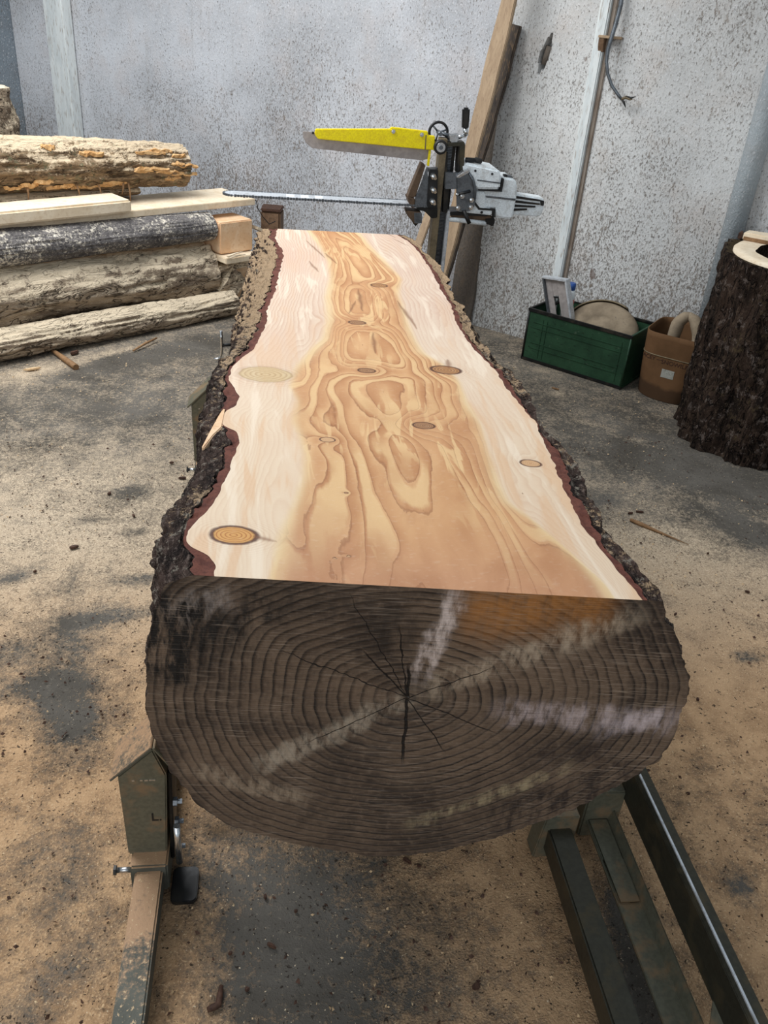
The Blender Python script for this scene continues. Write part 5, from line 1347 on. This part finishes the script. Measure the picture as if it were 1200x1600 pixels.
rw = 0.350+0.010*fbm(np.cos(aa)*2, np.sin(aa)*2, 3.0, 2); rh = 0.262+0.02*fbm(np.cos(aa)*1.6, np.sin(aa)*1.6, 6.0, 2)
def ring_pts(rad, z): return np.stack([SC[0]+rad*np.cos(aa), SC[1]+rad*np.sin(aa), np.full_like(aa, z)], -1)
grid_mesh('bark_rim', np.stack([ring_pts(rt, SH), ring_pts(rt*0.5+rw*0.5, SH-.006), ring_pts(rw, SH-.010)], 0), MAT['bark_stump'], st, wrap=True)
grid_mesh('sawn_rim', np.stack([ring_pts(rw, SH-.012), ring_pts(rw-.001, SH), ring_pts((rw+rh)/2, SH+.001), ring_pts(rh, SH)], 0), MAT['cut_pale'], st, wrap=True, smooth=False)
cav = [(1.0, SH), (1.02, SH-.1), (1.0, SH-.3), (0.95, SH-.6), (0.5, .12), (0.01, .12)]
grid_mesh('cavity', np.stack([ring_pts(rh*f+0.006*fbm(np.cos(aa)*9, np.sin(aa)*9, z*9, 2), z) for f, z in cav], 0), MAT['bark_stump'], st, wrap=True)
# loose slab on top of the stump
oc = onz(1200, 363, SH+.045)
oa_ = onz(1162, 364.5, SH+.03)
ax_ = np.array([0.80, -0.42, 0]); ax_ /= np.linalg.norm(ax_); ay_ = np.array([-ax_[1], ax_[0], 0])
base_ = np.array([oa_[0], oa_[1], SH+.0015])
of = thing('stump_offcut', base_+ax_*.16, 'thin pale offcut slab lying on the rim of the hollow stump', 'offcut')
prism('timber', [base_, base_+ax_*.10-ay_*.022, base_+ax_*.25-ay_*.03, base_+ax_*.36-ay_*.01, base_+ax_*.36+ay_*.06, base_+ax_*.02+ay_*.07], (0, 0, .034), MAT['cut_pale'], of, 0.004)
prism('bark_edge', [base_+ax_*.004-ay_*.004, base_+ax_*.10-ay_*.027, base_+ax_*.25-ay_*.035, base_+ax_*.36-ay_*.015, base_+ax_*.36-ay_*.008, base_+ax_*.25-ay_*.028, base_+ax_*.10-ay_*.020, base_+ax_*.004+ay_*.002], (0, 0, .016), MAT['splinter'], of, 0.001)
prism('bark_tip', [base_-ax_*.022, base_+ay_*.004, base_+ay_*.05, base_-ax_*.012+ay_*.05], (0, 0, .030), MAT['chip'], of, 0.003)

# ------------------------------------------------------------------ litter on the floor
def chip(px, py, ln, wd, th_, ang, mat, label, group, seed, name='bark_chip'):
    p = onz(px, py, 0.003); rr = random.Random(seed)
    n = 9; pts = []
    for i in range(n):
        a = 2*math.pi*i/n; k_ = 1+rr.uniform(-.3, .3)
        u, v_ = math.cos(a)*ln/2*k_, math.sin(a)*wd/2*k_
        pts.append((p[0]+u*math.cos(ang)-v_*math.sin(ang), p[1]+u*math.sin(ang)+v_*math.cos(ang), 0.0))
    o = prism(name, pts, (0, 0, th_), mat, None, min(th_, wd)*0.25)
    return tag(o, label, 'bark' if name == 'bark_chip' else 'wood', group)
CH_ = MAT['chip']
for i, (px, py, ln, wd, an) in enumerate([(115, 855, .030, .018, .3), (171, 771, .022, .012, 1), (209, 806, .016, .010, 2), (55, 893, .014, .008, 1), (268, 723, .022, .010, .2), (285, 747, .028, .012, .1),
                                          (1055, 960, .016, .008, .6), (1168, 925, .020, .009, -.6), (1090, 1093, .012, .008, 1.2), (1106, 865, .010, .007, 0), (1000, 800, .030, .010, -.2), (985, 802, .024, .009, .1)]):
    chip(px, py, ln, wd, .008, an, CH_, 'small dark bark crumb on the sawdusty floor beside the big log', 'bark crumbs beside the log', i)
for i, (px, py, ln, wd, an) in enumerate([(636, 1345, .022, .012, 2.4), (655, 1353, .010, .008, 0), (425, 1478, .022, .010, -.6), (745, 1541, .020, .015, .4), (415, 1402, .014, .008, 1.6), (462, 1424, .010, .007, 0), (386, 1546, .010, .008, 0), (360, 1490, .010, .007, .4), (1075, 1240, .010, .007, 0)]):
    chip(px, py, ln, wd, .008, an, CH_, 'small dark bark crumb on the floor under the dark log end', 'bark crumbs under the log end', 40+i)
a, b, c = onz(324, 1578, .006), onz(341, 1570, .006), onz(346, 1540, .006)
tag(tube('curled_bark', [a, (a+b)/2, b, (b+c)/2, c], [.005, .007, .007, .006, .004], CH_, None, 8), 'curled hook-shaped bark strip on the sawdust below the log', 'bark')
a, b = onz(985, 812, .006), onz(1076, 851, .004)
tag(tube('splinter', [a, a*.85+b*.15, a*.5+b*.5, b], [.006, .009, .005, .001], MAT['splinter'], None, 7), 'long brown splinter on the sawdust between big log and stump', 'splinter')
a, b = onz(80, 546, .012), onz(119, 574, .010)
tag(tube('stick', [a, (a*.5+b*.5), b], [.010, .014, .016], MAT['splinter'], None, 8), 'short brown stick in the sawdust in front of the pile', 'stick')
chip(50, 577, .07, .02, .010, .5, MAT['chip_light'], 'pale wood chip in the sawdust below the lowest log', None, 70, 'wood_chip')
chip(118, 552, .05, .03, .016, .9, CH_, 'dark bark lump beside the short brown stick', None, 71)
a, b = onz(208, 548, .008), onz(245, 528, .02)
tag(tube('stick', [a, (a*.5+b*.5)+np.array([0, 0, .004]), b], [.005, .007, .005], MAT['splinter'], None, 7), 'thin stick poking out from under the lowest log', 'stick')
chip(868, 607, .04, .012, .006, -.6, MAT['splinter'], 'brown bark sliver on the floor in front of the green crate', None, 75)
# loose shavings and bark grit: far too many to count
def scatter(name, n, mat, size, region, label, seed):
    rg = np.random.default_rng(seed)
    x = rg.uniform(region[0], region[1], n); y = rg.uniform(region[2], region[3], n)
    keep = vnoise(x*3, y*3, 2.0) + rg.normal(0, .35, n) > -0.15
    # nothing inside rails, crate, stump
    keep &= ~((x > -.29) & (x < -.2)) & ~((x > .6) & (x < .9)) & (np.hypot(x-SC[0], y-SC[1]) > .46) & (np.hypot(x-CB[0], y-CB[1]) > .2)
    d_ = (np.stack([x, y], -1)-PG[:2])@PQ[:2]; keep &= (d_ < -.01)
    w_ = (np.stack([x, y], -1)-W0[:2])@WN[:2]; keep &= (w_ < -.42)
    x, y = x[keep], y[keep]; n = len(x)
    L = size*rg.uniform(.5, 1.6, n); a = rg.uniform(0, 6.283, n); wd = L*rg.uniform(.2, .5, n); h = L*rg.uniform(.15, .4, n)
    ca, sa = np.cos(a), np.sin(a)
    V_ = np.stack([np.stack([x+ca*L/2, y+sa*L/2, np.full(n, .003)], -1), np.stack([x-ca*L/2, y-sa*L/2, np.full(n, .003)], -1),
                   np.stack([x-sa*wd, y+ca*wd, np.full(n, .002)], -1), np.stack([x+sa*wd*.2, y-ca*wd*.2, .004+h], -1)], 1).reshape(-1, 3)
    i = np.arange(n)*4
    F_ = np.concatenate([np.stack([i+p_, i+q_, i+r_], -1) for p_, q_, r_ in ((0, 2, 3), (2, 1, 3), (1, 0, 3), (0, 1, 2))], 0)
    o = mesh(name, V_, F_, mat); return tag(o, label, name.replace('_', ' '), None, 'stuff')
scatter('bark_grit', 4200, CH_, .009, (-1.6, 2.2, .45, 3.4), 'dark bark grit strewn over the sawdusty floor', 3)
scatter('sawdust_flakes', 7000, MAT['chip_light'], .006, (-1.8, 2.2, .45, 4.6), 'tiny pale sawdust flakes strewn over the floor', 4)
